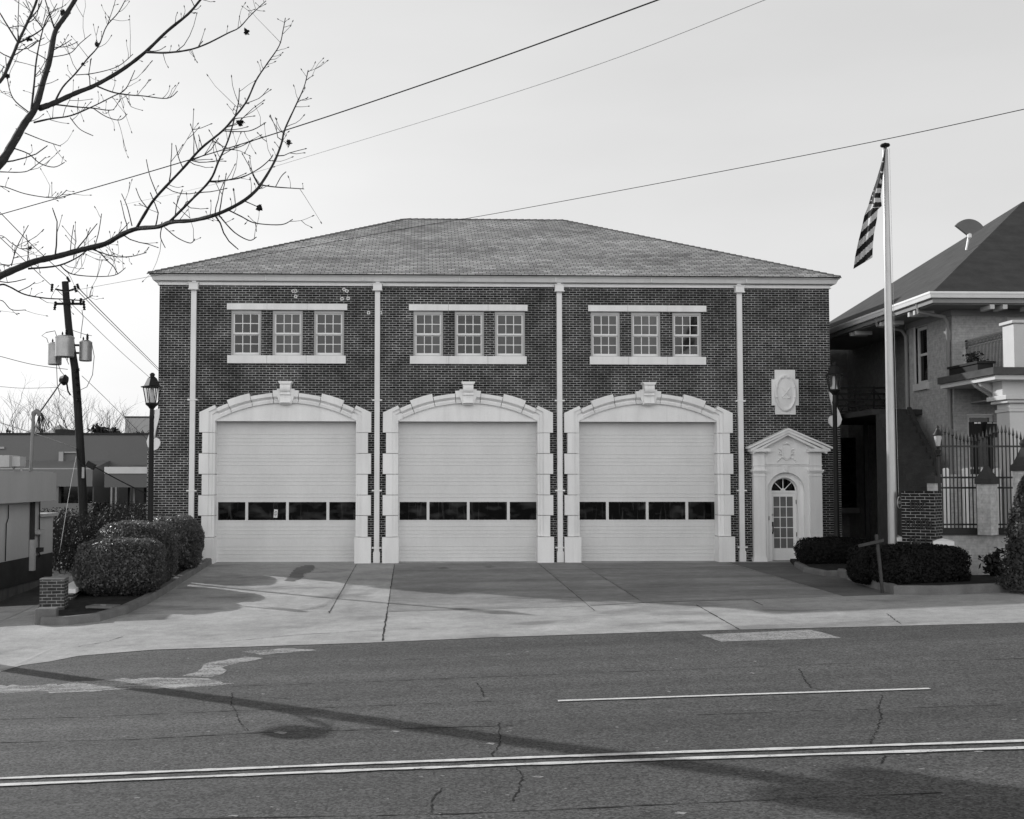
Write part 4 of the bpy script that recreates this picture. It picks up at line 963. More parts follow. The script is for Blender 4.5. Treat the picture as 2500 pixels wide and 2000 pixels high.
def pier(u0, u1, vt, vb_, Y, rz, capz, ball, lab, name='fence_pier'):
    a_, b_ = at(u0, vt, Y), at(u1, vb_, Y); cx = (a_.x+b_.x)/2; w_ = (b_.x-a_.x)/(abs(math.cos(rz))+abs(math.sin(rz)))
    t = thing(name, lab, 'pier', (cx, Y, b_.z), 'white brick fence piers with dark caps')
    mb = MB(); mb.obox((cx, Y, (a_.z+b_.z)/2), w_, w_, a_.z-b_.z, rz); build(mb, 'shaft', M['whitebrick'], t)
    mb = MB(); r = w_*.72*1.18
    mb.lathe([(r, 0), (r, .12), (r*.8, .17), (r*.45, capz*.7), (r*.18, capz)], (cx, Y, a_.z), 4, rz+math.pi/4)
    if ball: mb.lathe([(.02, 0), (.06, .04), (.09, .11), (.06, .18), (.01, .21)], (cx, Y, a_.z+capz-.02), 14)
    build(mb, 'cap', M['darkband'], t); return t
pier(2265, 2298, 1180, 1310, YFN+.05, .5, .26, False, 'white brick fence pier rising just behind the fire station sign')
pier(2386, 2436, 1182, 1306, YFN-.35, .62, .42, False, 'white brick fence pier in the middle of the iron fence')
pier(2474, 2530, 1150, 1310, YFN-.55, .62, .55, True, 'white brick fence pier with a ball finial at the right edge')
yl2 = YFN-.02; a_ = at(2289, 1038, yl2)
t = thing('fence_lantern', 'small black lantern on a post at the left end of the iron fence', 'lantern', (a_.x, yl2, fz0+.15))
mb = MB(); H = a_.z; b0 = (a_.x, yl2, 0); mb.lathe([(.05, fz0+.15), (.045, H-.75), (.07, H-.72), (.04, H-.68), (.065, H-.60), (.03, H-.56), (.05, H-.5)], b0, 12); build(mb, 'post', M['ironwork'], t, smooth=True)
mb = MB(); mb.lathe([(.045, H-.5), (.085, H-.3), (.08, H-.25)], b0, 12); build(mb, 'globe', M['fascia'], t, smooth=True)
mb = MB(); mb.lathe([(.1, H-.25), (.12, H-.235), (.05, H-.12), (.03, H-.08), (.035, H-.05), (.005, H)], b0, 12); build(mb, 'hood', M['ironwork'], t, smooth=True)
# porch screen wall of white posts behind the fence
YS = 28.6
sw = thing('porch_screen_wall', 'white block screen wall with round topped posts behind the iron fence', 'wall', (14, YS, fz0))
zt_ = at(2350, 1158, YS).z; mb = MB(); mb.box(at(2300, 1200, YS).x, 17, YS, YS+.2, fz0-.2, zt_); build(mb, 'blockwork', M['whitebrick'], sw)
for u in (2307, 2355, 2402, 2432, 2490, 2535):
    xx = at(u, 1200, YS).x; zz = at(u, 1143, YS).z; w_ = .075
    mb = MB(); mb.box(xx-w_, xx+w_, YS-.12, YS-.004, fz0-.2, zz-.07); mb.prism([(xx+w_*math.cos(a), zz-.07+w_*math.sin(a)) for a in np.linspace(0, math.pi, 12)], YS-.12, YS-.004); build(mb, 'post', M['whitepaint'], sw)
# ================================================================== plants at the far right
def plant(name, c, r, h, n_, size, mat, label, stems=6, group=None):
    mb = MB(); P_ = []; Nn = []
    for k in range(stems):
        a = random.uniform(0, 6.28); e = Vector((c[0]+r*random.uniform(.2, 1)*math.cos(a), c[1]+r*random.uniform(.2, 1)*math.sin(a), c[2]+h*random.uniform(.6, 1)))
        b0 = Vector(c); m_ = b0.lerp(e, .5)+Vector((0, 0, h*.12)); mb.tube([b0, m_, e], [.012, .009, .004], 4)
        for i in range(n_//stems):
            f = random.uniform(.25, 1); q = (b0*(1-f)**2+m_*2*f*(1-f)+e*f*f); P_.append((q.x+random.gauss(0, size), q.y+random.gauss(0, size), q.z+random.gauss(0, size))); Nn.append((random.gauss(0, .6), random.gauss(0, .6), 1))
    mb.leaves(np.array(P_), np.array(Nn), size, 2.2, .6)
    return build(mb, name, mat, label=label, cat='plant', group=group)
c = gnd(2395, 1420); plant('leafy_plant', (c.x, 26.1, .15), .45, .75, 500, .07, M['leafwild'], 'small leafy plant in front of the white retaining wall', 9)
c = gnd(2425, 1420); plant('leafy_plant', (c.x+.1, 25.9, .15), .18, 1.25, 420, .05, M['leafdull'], 'upright thin bush against the retaining wall beside the conifer', 6)
# conifer with scale foliage: many short sprays on rising branches
def conifer(name, c, r, h, n_, label):
    P_ = []; Nn = []; mb = MB(); mb.tube([c, (c[0], c[1], c[2]+h*.9)], [.06, .015], 6)
    for k in range(n_):
        z = random.random()**.9; rr = r*(1-z)**.55*(.75+.25*math.sin(z*19+k % 7)); a = random.uniform(0, 6.28); q = math.sqrt(random.uniform(.25, 1))
        cl = .16*math.sin(a*5+z*12)
        P_.append((c[0]+rr*(q+cl)*math.cos(a), c[1]+rr*(q+cl)*math.sin(a), c[2]+.08+z*h)); Nn.append((math.cos(a), math.sin(a), .5))
    mb.leaves(np.array(P_), np.array(Nn), .046, 2.0, .7); return build(mb, name, M['leafconifer'], label=label, cat='conifer')
c = gnd(2515, 1452); conifer('conifer', (c.x+.15, c.y+.3, gz(c.x, c.y)), .6, 2.4, 24000, 'feathery conifer shrub cut by the right edge of the picture')
# ================================================================== left: low building, warehouse, pole, trees
XW = -10.47
lb = thing('low_building', 'low flat roofed grey building with a deep pale fascia at the left edge', 'building', (-13, 30, -.8))
ya, yb = 28.6, 33.0; zf0, zf1 = 1.91, 2.70
def Z(u, v): return atX(u, v, XW)
mb = MB(); mb.box(-21, XW-.35, ya, yb-.1, .38, 1.91); build(mb, 'wall', M['greypaint'], lb)
mb = MB(); mb.box(-21, XW-.33, ya, yb+1.12, -.31, .38); build(mb, 'plinth', M['darkband'], lb)
mb = MB(); mb.box(-21, XW-.36, ya, yb+1.14, -1.2, -.31); build(mb, 'foundation', M['lowwall'], lb)
mb = MB(); mb.box(-21, XW, ya, yb+.3, zf0, zf1); mb.box(-20.9, XW-.06, ya-.2, yb+.2, zf1+.002, zf1+.03); build(mb, 'fascia', M['fascia'], lb)
# stepped rear wing with a coping
yw = yb-.1
mb = MB(); mb.box(XW-1.2, XW-.33, yw+.003, yw+1.2, .383, 1.45); build(mb, 'wing', M['greypaint'], lb)
mb = MB(); mb.box(XW-1.25, XW-.2, yw+.0, yw+1.3, 1.453, 1.54); build(mb, 'wing_coping', M['fascia'], lb)
xq = XW-.33
def yat(u, x): return atX(u, 1200, x).y
y1 = yat(77, xq); mb = MB(); mb.box(xq, xq+.09, y1-.07, y1+.07, .85, 1.905); build(mb, 'conduit', M['darkband'], lb)
mb = MB(); mb.box(xq, xq+.12, y1-.09, y1+.09, .0, .85); build(mb, 'conduit_cover', M['greypaint'], lb)
y2 = yat(95, xq); mb = MB(); mb.tube([(xq+.03, y2, 1.9), (xq+.03, y2, .45), (xq+.03, y2+.12, .37), (xq+.03, y2+.03, .33)], .018, 5); build(mb, 'cable', M['blackmetal'], lb)
mb = MB(); mb.box(xq, xq+.16, y2-.3, y2+.12, .98, 1.1); build(mb, 'junction_box', M['greypaint'], lb)
mb = MB(); mb.box(xq, xq+.15, y2-.2, y2+.05, .48, .6); build(mb, 'meter_box', M['darkband'], lb)
y3 = yat(18, xq); mb = MB(); mb.tube([(xq+.02, y3+.05, 1.85), (xq+.02, y3+.05, 1.5), (xq+.02, y3-.08, 1.35), (xq+.02, y3-.1, .4)], .014, 5); build(mb, 'cable', M['blackmetal'], lb)
# rooftop unit and service mast
rt = thing('rooftop_unit', 'pale air conditioning unit on legs on the low flat roof', 'air conditioner', (-11.6, 30.2, zf1))
a_, b_ = at(-60, 1112, 30), at(29, 1141, 30)
mb = MB(); mb.box(a_.x, b_.x, 29.8, 30.6, b_.z, a_.z); build(mb, 'cabinet', M['fascia'], rt, bevel=.015)
mb = MB(); mb.box(b_.x+.004, b_.x+.22, 29.95, 30.4, b_.z+.02, a_.z-.03); build(mb, 'duct_hood', M['greypaint'], rt)
for xx in (a_.x+.2, b_.x-.03, b_.x+.17): mb = MB(); mb.box(xx-.02, xx+.02, 30.2, 30.24, zf1+.03, b_.z); build(mb, 'leg', M['greypaint'], rt)
ym = 31.2; a_ = at(80, 1010, ym); 
sm = thing('service_mast', 'grey conduit mast with a curved weatherhead on the low flat roof', 'mast', (a_.x, ym, zf1))
mb = MB(); mb.tube([(a_.x-.02, ym, zf1+.03), (a_.x+.02, ym, a_.z-.02)], .045, 10); build(mb, 'conduit', M['mastgrey'], sm, smooth=True)
mb = MB(); mb.tube([(a_.x+.02, ym, a_.z-.05), (a_.x+.03, ym, a_.z+.02), (a_.x+.09, ym, a_.z+.06), (a_.x+.16, ym, a_.z+.03), (a_.x+.2, ym, a_.z-.06)], [.06, .075, .075, .065, .05], 10); build(mb, 'weatherhead', M['mastgrey'], sm, smooth=True)
mb = MB()
for k in range(4): mb.tube([(a_.x+.17, ym, a_.z-.03), (a_.x+.1+.05*k, ym-.03, a_.z-.35-.06*k), (a_.x+.28+.06*k, ym-.02, a_.z-.55+.05*k), (a_.x+.24, ym-.02, a_.z+.02)], .014, 5)
build(mb, 'service_loop', M['blackmetal'], sm, smooth=True)
# warehouse
YWH = 58.0
wh = thing('warehouse', 'long plain dark grey warehouse behind the utility pole', 'warehouse', (-22, YWH, 0))
zt = at(180, 1062, YWH).z; x1 = at(420, 1065, YWH).x
mb = MB(); mb.box(-60, x1, YWH, YWH+25, 0, zt); build(mb, 'wall', M['warehouse'], wh)
mb = MB(); mb.box(-60.1, x1+.1, YWH-.06, YWH+25.1, zt+.003, zt+.1); build(mb, 'parapet_trim', M['darkband'], wh)
za, zb_ = at(200, 1137, YWH).z, at(200, 1187, YWH).z; xm = at(268, 1150, YWH).x
mb = MB(); mb.prismx([(YWH-.003, za+.25), (YWH-3, za-.2), (YWH-3, zb_), (YWH-.003, zb_)], -40, xm); build(mb, 'canopy', M['warehouse_low'], wh)
xr0, xr1 = at(143, 1200, YWH-2.9).x, at(228, 1200, YWH-2.9).x
mb = MB(); mb.box(-40, xr0, YWH-2.9, YWH-.003, 0, zb_-.003); mb.box(xr1, xm, YWH-2.9, YWH-.003, 0, zb_-.003); mb.box(xr0, xr1, YWH-2.9, YWH-.003, 0, at(200, 1226, YWH).z); build(mb, 'annex_wall', M['warehouse_low'], wh)
mb = MB(); mb.box(xr0+.003, xr1-.003, YWH-2.5, YWH-2.4, at(200, 1226, YWH).z, zb_-.01); build(mb, 'window', M['panedark'], wh)
mb = MB(); xA = at(270, 1140, YWH-4).x; xB = x1+3
mb.prismx([(YWH-.003, at(300, 1140, YWH).z+.1), (YWH-5, at(300, 1152, YWH-5).z), (YWH-5, at(300, 1190, YWH-5).z), (YWH-.003, at(300, 1190, YWH-5).z)], xA, xB); build(mb, 'awning', M['warehouse'], wh)
mb = MB(); mb.box(xA, xB, YWH-5.06, YWH-5.003, at(300, 1151, YWH-5).z-.1, at(300, 1140, YWH-5).z); build(mb, 'awning_trim', M['whitepaint'], wh)
for u in (304, 343): p_ = at(u, 1200, YWH-4.8); mb = MB(); mb.box(p_.x-.2, p_.x+.2, YWH-5, YWH-4.6, 0, at(300, 1190, YWH-5).z-.004); build(mb, 'awning_post', M['darkband'], wh)
for k in range(9):
    p_ = at(272+k*11, 1200, YWH-3); mb = MB(); mb.box(p_.x-.04, p_.x+.04, YWH-3, YWH-2.94, 0, at(300, 1190, YWH-5).z-.004); build(mb, 'fence_slat', M['greypaint'], wh)
mb = MB(); p_ = at(151, 1060, YWH+3); q_ = at(166, 1048, YWH+3); w_ = q_.x-p_.x; mb.box(p_.x-w_*1.1, p_.x+w_, YWH+3, YWH+5, zt, q_.z); build(mb, 'roof_hatch', M['darkband'], wh)
mb = MB(); a_, b_ = at(143, 1127, YWH-.2), at(154, 1103, YWH-.2); mb.box(a_.x, b_.x, YWH-.2, YWH-.003, a_.z, b_.z); build(mb, 'electric_box', M['fascia'], wh)
mb = MB(); a_, b_ = at(154, 1106, YWH-.1), at(190, 1103, YWH-.1); mb.box(a_.x, b_.x, YWH-.1, YWH-.003, a_.z, b_.z); build(mb, 'pipe', M['fascia'], wh)
mb = MB(); a_, b_ = at(-10, 1096, YWH-.1), at(10, 1091, YWH-.1); mb.box(a_.x, b_.x, YWH-.1, YWH-.003, a_.z, b_.z); build(mb, 'vent', M['fascia'], wh)
# pale stack and pyramid roofs further off
a_, b_ = at(305, 1062, 75), at(367, 1020, 75)
st_ = thing('concrete_stack', 'square pale concrete block tower rising behind the warehouse', 'tower', ((a_.x+b_.x)/2, 76, 0))
mb = MB(); mb.box(a_.x, b_.x, 75, 77, 0, b_.z); build(mb, 'shaft', M['fascia'], st_)
mb = MB(); mb.box(a_.x-.04, b_.x+.04, 74.95, 77.05, b_.z+.003, b_.z+.09); build(mb, 'rim', M['darkband'], st_)
for (u0, u1, vt, lab) in ((20, 82, 1038, 'far house with a pale pyramid roof left of the service mast'), (70, 146, 1036, 'far house with a pale pyramid roof right of the service mast')):
    a_, b_ = at(u0, 1062, 95), at(u1, 1062, 95); tp = at((u0+u1)/2, vt, 99); cx = (a_.x+b_.x)/2
    h = thing('far_house', lab, 'house', (cx, 99, 0), 'far houses behind the warehouse')
    mb = MB(); mb.box(a_.x+.3, b_.x-.3, 95.3, 103, 0, a_.z-.6); build(mb, 'wall', M['fascia'], h)
    mb = MB(); q = [(a_.x, 95, a_.z-.7), (b_.x, 95, a_.z-.7), (b_.x, 103.3, a_.z-.7), (a_.x, 103.3, a_.z-.7), (cx, 99, tp.z)]; mb.add(q, [(0, 1, 4), (1, 2, 4), (2, 3, 4), (3, 0, 4), (0, 3, 2, 1)]); build(mb, 'roof', M['fascia'], h)
# ------- utility pole with transformers
YP = 38.0
def pp(u, v, dy=0): return at(u, v, YP+dy)
b0 = pp(205, 1345)
up = thing('utility_pole', 'leaning wooden utility pole carrying three grey transformers', 'utility pole', (b0.x, YP, -.1))
cl_ = [(159, 688), (163, 745), (168, 800), (175, 850), (183, 900), (189, 980), (194, 1060), (199, 1150), (203, 1240), (207, 1345)]
mb = MB(); mb.tube([pp(u, v) for u, v in cl_]+[Vector((b0.x+.03, YP, -.2))], [.11, .112, .116, .12, .124, .128, .132, .136, .14, .145, .15], 14); build(mb, 'shaft', M['wood'], up, smooth=True)
mb = MB()
for u, v, h_, w_, dy in ((134, 865, 52, 32, .1), (158, 847, 50, 44, -.34), (209, 858, 48, 30, .05)):
    mb = MB(); c_ = pp(u, v, dy); hh = h_/2800*YP; rr = w_/2/2800*YP
    mb.lathe([(rr*.9, -hh/2), (rr, -hh/2+.02), (rr, hh/2-.06), (rr*1.03, hh/2-.06), (rr*1.03, hh/2-.02), (rr*.7, hh/2+.03), (.02, hh/2+.05)], c_, 20)
    tf = build(mb, 'transformer', M['galv'], up, smooth=True)
    mb = MB(); bc = (c_.x+.05, c_.y, c_.z+hh/2)
    mb.lathe([(.03, 0), (.055, .05), (.03, .08), (.055, .12), (.03, .15), (.05, .19), (.015, .26)], bc, 10); mb.lathe([(.02, 0), (.03, .1), (.01, .16)], (c_.x-.08, c_.y, c_.z+hh/2), 8)
    build(mb, 'bushing', M['blackmetal'], tf, smooth=True)
mb = MB()
for v in (843, 862): mb.tube([pp(178, v, .05), pp(196, v, .05)], .035, 6); mb.tube([pp(150, v+2, .1), pp(170, v, .05)], .03, 6)
build(mb, 'mounting_bracket', M['darkband'], up)
mb = MB()
mb.tube([pp(136, 742, -.1), pp(206, 742, -.1)], .04, 6); mb.tube([pp(135, 706, -.05), pp(163, 712, -.05)], .03, 6); mb.tube([pp(166, 711, -.05), pp(186, 704, -.05)], .03, 6)
build(mb, 'crossarm', M['blackmetal'], up)
for u, v, u2, v2 in ((133, 757, 136, 736), (206, 757, 204, 734), (126, 712, 128, 693), (186, 713, 182, 698), (196, 745, 198, 728), (178, 742, 178, 732), (192, 705, 188, 693), (170, 688, 163, 676)):
    mb = MB(); a_, b_ = pp(u, v, -.12), pp(u2, v2, -.12); n_ = 7
    mb.tube([a_.lerp(b_, i/n_) for i in range(n_+1)], [.03 if i % 2 else .055 for i in range(n_+1)], 8); build(mb, 'insulator', M['blackmetal'], up)
mb = MB()
for pts in (((137, 865), (140, 940), (146, 962), (160, 975)), ((224, 838), (230, 870), (226, 915), (212, 945), (197, 952)), ((140, 846), (139, 880), (148, 906), (165, 926)), ((152, 845), (158, 868), (168, 890)), ((165, 840), (165, 880)), ((118, 838), (114, 826), (102, 820), (112, 812), (134, 808), (138, 820)), ((175, 806), (205, 816), (224, 820)), ((200, 757), (203, 775), (198, 812), (197, 826))):
    mb.tube([pp(u, v, -.45) for u, v in pts], .012, 4)
build(mb, 'jumper_wire', M['blackmetal'], up)
mb = MB(); c_ = pp(157, 928, -.15); mb.tube([c_+Vector((-.14, 0, .02)), c_+Vector((.0, 0, 0)), c_+Vector((.1, 0, -.02))], [.1, .19, .13], 9); mb.tube([c_+Vector((.08, 0, -.1)), pp(166, 955, -.1), pp(172, 965, -.1)], .03, 6); build(mb, 'splice_case', M['blackmetal'], up)
mb = MB()
for u, v in ((186, 905), (191, 903), (189, 922), (191, 938), (194, 957), (190, 975)): c_ = pp(u, v, -.2); mb.lathe([(.02, -.05), (.06, -.03), (.03, 0), (.06, .03), (.02, .05)], c_, 8); mb.tube([c_, c_+Vector((-.15, .15, 0))], .02, 5)
build(mb, 'spool_insulator', M['blackmetal'], up)
mb = MB(); mb.tube([pp(187, 1095, -.2), pp(190, 1120, -.2), pp(207, 1140, -.25), pp(214, 1135, -.25)], .025, 6); mb.obox(pp(222, 1136, -.25), .28, .14, .2, 0, ('Y', .5)); build(mb, 'cable_clamp', M['blackmetal'], up)
mb = MB(); mb.obox(pp(203, 1154, -.22), .08, .03, .36); build(mb, 'marker_sign', M['fascia'], up)
# ------- wires
def wire(pts, r0, r1, label, sag=0, n_=26, mat='wire'):
    P_ = [at(u, v, y) for u, v, y in pts]; mb = MB()
    if len(P_) == 2:
        Q = [P_[0].lerp(P_[1], i/n_)+Vector((0, 0, -sag*4*(i/n_)*(1-i/n_))) for i in range(n_+1)]
    else:      # smooth through the points
        Q = []
        for i in range(len(P_)-1):
            a, b, c, d = P_[max(i-1, 0)], P_[i], P_[i+1], P_[min(i+2, len(P_)-1)]
            for k in range(10):
                t_ = k/10; Q.append(.5*((2*b)+(c-a)*t_+(2*a-5*b+4*c-d)*t_*t_+(3*b-a-3*c+d)*t_**3))
        Q.append(P_[-1])
    mb.tube(Q, [r0+(r1-r0)*i/(len(Q)-1) for i in range(len(Q))], 5)
    build(mb, 'overhead_wire', M[mat], label=label, cat='wire', group='overhead wires')
wire([(-60, 541, 34), (0, 524, 33), (360, 421, 29.3), (719, 311, 25.5), (1160, 162, 21.5), (1606, 0, 18), (1760, -58, 17)], .013, .013, 'dark overhead wire climbing across the sky to the top edge of the picture')
wire([(300, 500, 32), (500, 456, 30), (696, 399, 27), (1160, 257, 22), (1507, 141, 19), (1867, 0, 16), (1990, -50, 15)], .004, .008, 'thin pale overhead wire running parallel below the dark wire', mat='greypaint')
wire([(150, 715, 37.8), (385, 672, 34), (640, 623, 31), (966, 563, 28), (1240, 516, 26), (1739, 423, 22.5), (2168, 339, 20), (2500, 267, 18.5), (2600, 245, 18)], .006, .008, 'long thin wire crossing in front of the slate roof towards the right edge')
wire([(188, 700, 37.8), (250, 763, 45), (390, 903, 60), (420, 935, 64)], .018, .014, 'pair of dark wires descending from the pole top to the brick corner, upper one')
wire([(186, 707, 37.8), (250, 771, 45), (390, 908, 60), (420, 940, 64)], .014, .012, 'pair of dark wires descending from the pole top to the brick corner, lower one')
wire([(137, 706, 37.8), (170, 738, 40), (280, 845, 48), (365, 922, 55), (385, 940, 57)], .011, .010, 'thin wire passing behind the left lantern', mat='greywood')
wire([(-30, 490, 32), (0, 519, 33), (80, 600, 36), (163, 676, 37.8)], .013, .013, 'wire coming in from the left to the very top of the utility pole')
wire([(-30, 552, 32), (0, 580, 33), (128, 700, 37.8)], .012, .012, 'wire coming in from the left to the upper crossarm of the utility pole')
wire([(-30, 862, 33), (0, 870, 34), (80, 890, 36), (165, 902, 37.8)], .010, .010, 'thin wire reaching the pole just under the transformers', mat='greywood')
wire([(-30, 943, 33), (0, 944, 34), (60, 948, 36), (140, 946, 37.8)], .007, .007, 'faint wire reaching the black splice case on the pole', mat='greywood')
wire([(150, 932, 37.8), (120, 975, 33), (92, 1014, 31.2)], .022, .022, 'thick service cable dropping from the splice case to the weatherhead')
wire([(-30, 1022, 34), (0, 1032, 34.5), (100, 1064, 36), (186, 1094, 37.7)], .013, .013, 'cable crossing the warehouse wall to the lower clamps of the pole', mat='greypaint')
wire([(228, 1138, 37.6), (290, 1172, 37), (350, 1202, 36.4), (370, 1212, 36.2)], .02, .02, 'dark cable leaving the lower clamp towards the brick corner')
wire([(200, 918, 37.8), (260, 975, 42), (340, 1055, 50), (380, 1090, 54)], .009, .009, 'thin wire sinking from the pole to the concrete stack', mat='greywood')
wire([(186, 1115, 37.8), (168, 1210, 36), (152, 1310, 34.2), (145, 1350, 33.5)], .008, .008, 'pale guy wire slanting down from the lower pole', mat='greypaint')
# ------- undergrowth behind the low building
mb = MB(); P_ = []; Nn = []
for k in range(260):
    u = random.uniform(112, 400); Y = random.uniform(36, 47)
    if Y < 36.5 and u > 330: continue
    c_ = at(u, 1330, Y); zt_ = at(u, random.uniform(1215, 1290) if u > 230 else random.uniform(1232, 1300), Y).z
    p_ = Vector((c_.x, Y, -.5)); h = max(.6, zt_)+.4
    bend = Vector((random.uniform(-.5, .5), random.uniform(-.5, .5), 0)); mb.tube([p_, p_+bend*.4+Vector((0, 0, h*.5)), p_+bend+Vector((0, 0, h))], [.02, .014, .005], 3, False)
    for i in range(150):
        f = random.uniform(.1, 1); q = p_+bend*f*f+Vector((random.gauss(0, .25), random.gauss(0, .25), h*f)); P_.append(tuple(q)); Nn.append((random.gauss(0, 1), random.gauss(0, 1), .6))
mb.leaves(np.array(P_), np.array(Nn), .045, 2.2, .8); build(mb, 'undergrowth', M['leafwild'], kind='stuff', label='tangled dark undergrowth behind the low building', cat='undergrowth')
# ------- bare trees
def bare_tree(name, base, h, r, label, group, clumps=0, mat='twig', spread=.55, seed=0, levels=5):
    rr = random.Random(seed); t = thing(name, label, 'tree', tuple(base), group)
    tr_, cr_ = MB(), MB(); tips = []
    def grow(p, d, L_, r_, lev):
        n_ = 4; pts = [p]; q = p
        for i in range(n_):
            d = (d+Vector((rr.gauss(0, .16), rr.gauss(0, .16), rr.gauss(.05, .1)))).normalized(); q = q+d*L_/n_; pts.append(q)
        (tr_ if lev >= levels-1 else cr_).tube(pts, [r_*(1-.45*i/n_) for i in range(n_+1)], 6 if lev >= levels-1 else 3, False)
        if lev == 0: tips.append(q); return
        for k in range(rr.choice((2, 3, 3)) if lev < levels else 3):
            a = rr.uniform(0, 6.28); e = Vector((math.cos(a), math.sin(a), 0)); nd = (d*.9+e*spread*rr.uniform(.6, 1.5)+Vector((0, 0, .1))).normalized()
            grow(pts[rr.choice((2, 3, 4))] if k else q, nd, L_*rr.uniform(.6, .85), r_*.52, lev-1)
    grow(Vector(base), Vector((0, 0, 1)), h*.33, r, levels)
    build(tr_, 'trunk', M[mat], t); build(cr_, 'crown', M[mat], t)
    if clumps:
        mb = MB(); P_ = []; Nn = []
        for k in range(clumps):
            c_ = rr.choice(tips)*.5+Vector(base)*.5+Vector((0, 0, h*.22)); R_ = h*rr.uniform(.025, .06)
            for i in range(170): P_.append((c_.x+rr.gauss(0, R_*.6), c_.y+rr.gauss(0, R_*.6), c_.z+rr.gauss(0, R_*.5))); Nn.append((rr.gauss(0, 1), rr.gauss(0, 1), 1))
        mb.leaves(np.array(P_), np.array(Nn), .15, 2.2, .8); build(mb, 'ivy', M['leafwild'], t)
for i, (u, vt, Y, cl_, lab) in enumerate(((40, 985, 78, 0, 'bare winter tree left of the service mast'), (135, 962, 72, 0, 'tall bare winter tree just left of the utility pole'), (108, 1000, 90, 0, 'small bare winter tree between the far pale roofs'),
                               (205, 985, 85, 0, 'faint bare winter tree just right of the utility pole'), (265, 1000, 70, 3, 'bare tree with ivy clumps between the pole and the pale tower'), (335, 1005, 68, 4, 'bare ivy grown tree in front of the pale tower'), (8, 1010, 66, 1, 'bare winter tree at the left edge above the warehouse'))):
    b_ = at(u, 1200, Y); h = at(u, vt, Y).z
    bare_tree('bare_tree', (b_.x, Y, -.1), h*1.3, .13, lab, 'bare trees behind the warehouse', cl_, seed=i+3)
# ------- utility pole beyond the left edge: its shadow falls across the road
bx, by = -9.35, 21.2; bz = gz(bx, by)
op = thing('utility_pole', 'wooden utility pole with a street light arm just beyond the left edge', 'utility pole', (bx, by, bz))
mb = MB(); mb.tube([(bx, by, bz-.2), (bx, by, bz+4), (bx, by, bz+8), (bx, by, bz+10.6)], [.17, .18, .185, .185], 14); build(mb, 'shaft', M['wood'], op, smooth=True)
hx_, hy_ = -8.85, 19.6
mb = MB(); mb.tube([(bx, by, bz+4.1), (bx+.15, by-.4, bz+4.75), (bx+.35, by-.95, bz+4.9), (hx_, hy_, bz+4.75)], .04, 8); build(mb, 'light_arm', M['galv'], op)
mb = MB(); mb.lathe([(.05, -.12), (.30, -.1), (.32, 0), (.2, .12), (.03, .16)], (hx_, hy_, bz+4.6), 14); build(mb, 'light_head', M['galv'], op, smooth=True)
for s_, zz in ((-.45, 7.9), (.45, 8.0)):
    mb = MB(); mb.lathe([(.27, 0), (.3, .03), (.3, .95), (.2, 1.05)], (bx+s_*.8, by+s_*.7, bz+zz), 16); build(mb, 'transformer', M['galv'], op, smooth=True)
mb = MB(); mb.obox((bx, by, bz+10.1), 2.4, .12, .12, .7); build(mb, 'crossarm', M['wood'], op)
# ================================================================== foreground tree: limbs reach in from the left
K = 1/2.156
def dep(u, v): return 8.0+.55*math.sin(u/130)+.5*math.cos(v/170+.5)
def bp(x, y): return at(x*K, y*K, dep(x*K, y*K))
ft_ = thing('foreground_tree', 'bare tree whose dark limbs reach in from the upper left', 'tree', (-4.6, 8.0, gz(-4.6, 8)))
tx = Vector((-4.6, 8.0, 0)); g0 = gz(-4.6, 8)
mb = MB(); mb.tube([(-4.7, 8, g0-.2), (-4.65, 8, g0+.4), (-4.6, 8, 1.8), (-4.55, 8.05, 3.2), (-4.5, 8.1, 4.2), (-4.6, 8.2, 5.5), (-4.7, 8.3, 7.0)], [.30, .22, .19, .18, .16, .13, .09], 14); build(mb, 'trunk', M['bark'], ft_, smooth=True)
def smooth(Q, k=5):
    out = []
    for i in range(len(Q)-1):
        a, b, c, d = Q[max(i-1, 0)], Q[i], Q[i+1], Q[min(i+2, len(Q)-1)]
        for j in range(k):
            t_ = j/k; out.append(.5*((2*b)+(c-a)*t_+(2*a-5*b+4*c-d)*t_*t_+(3*b-a-3*c+d)*t_**3))
    out.append(Q[-1]); return out
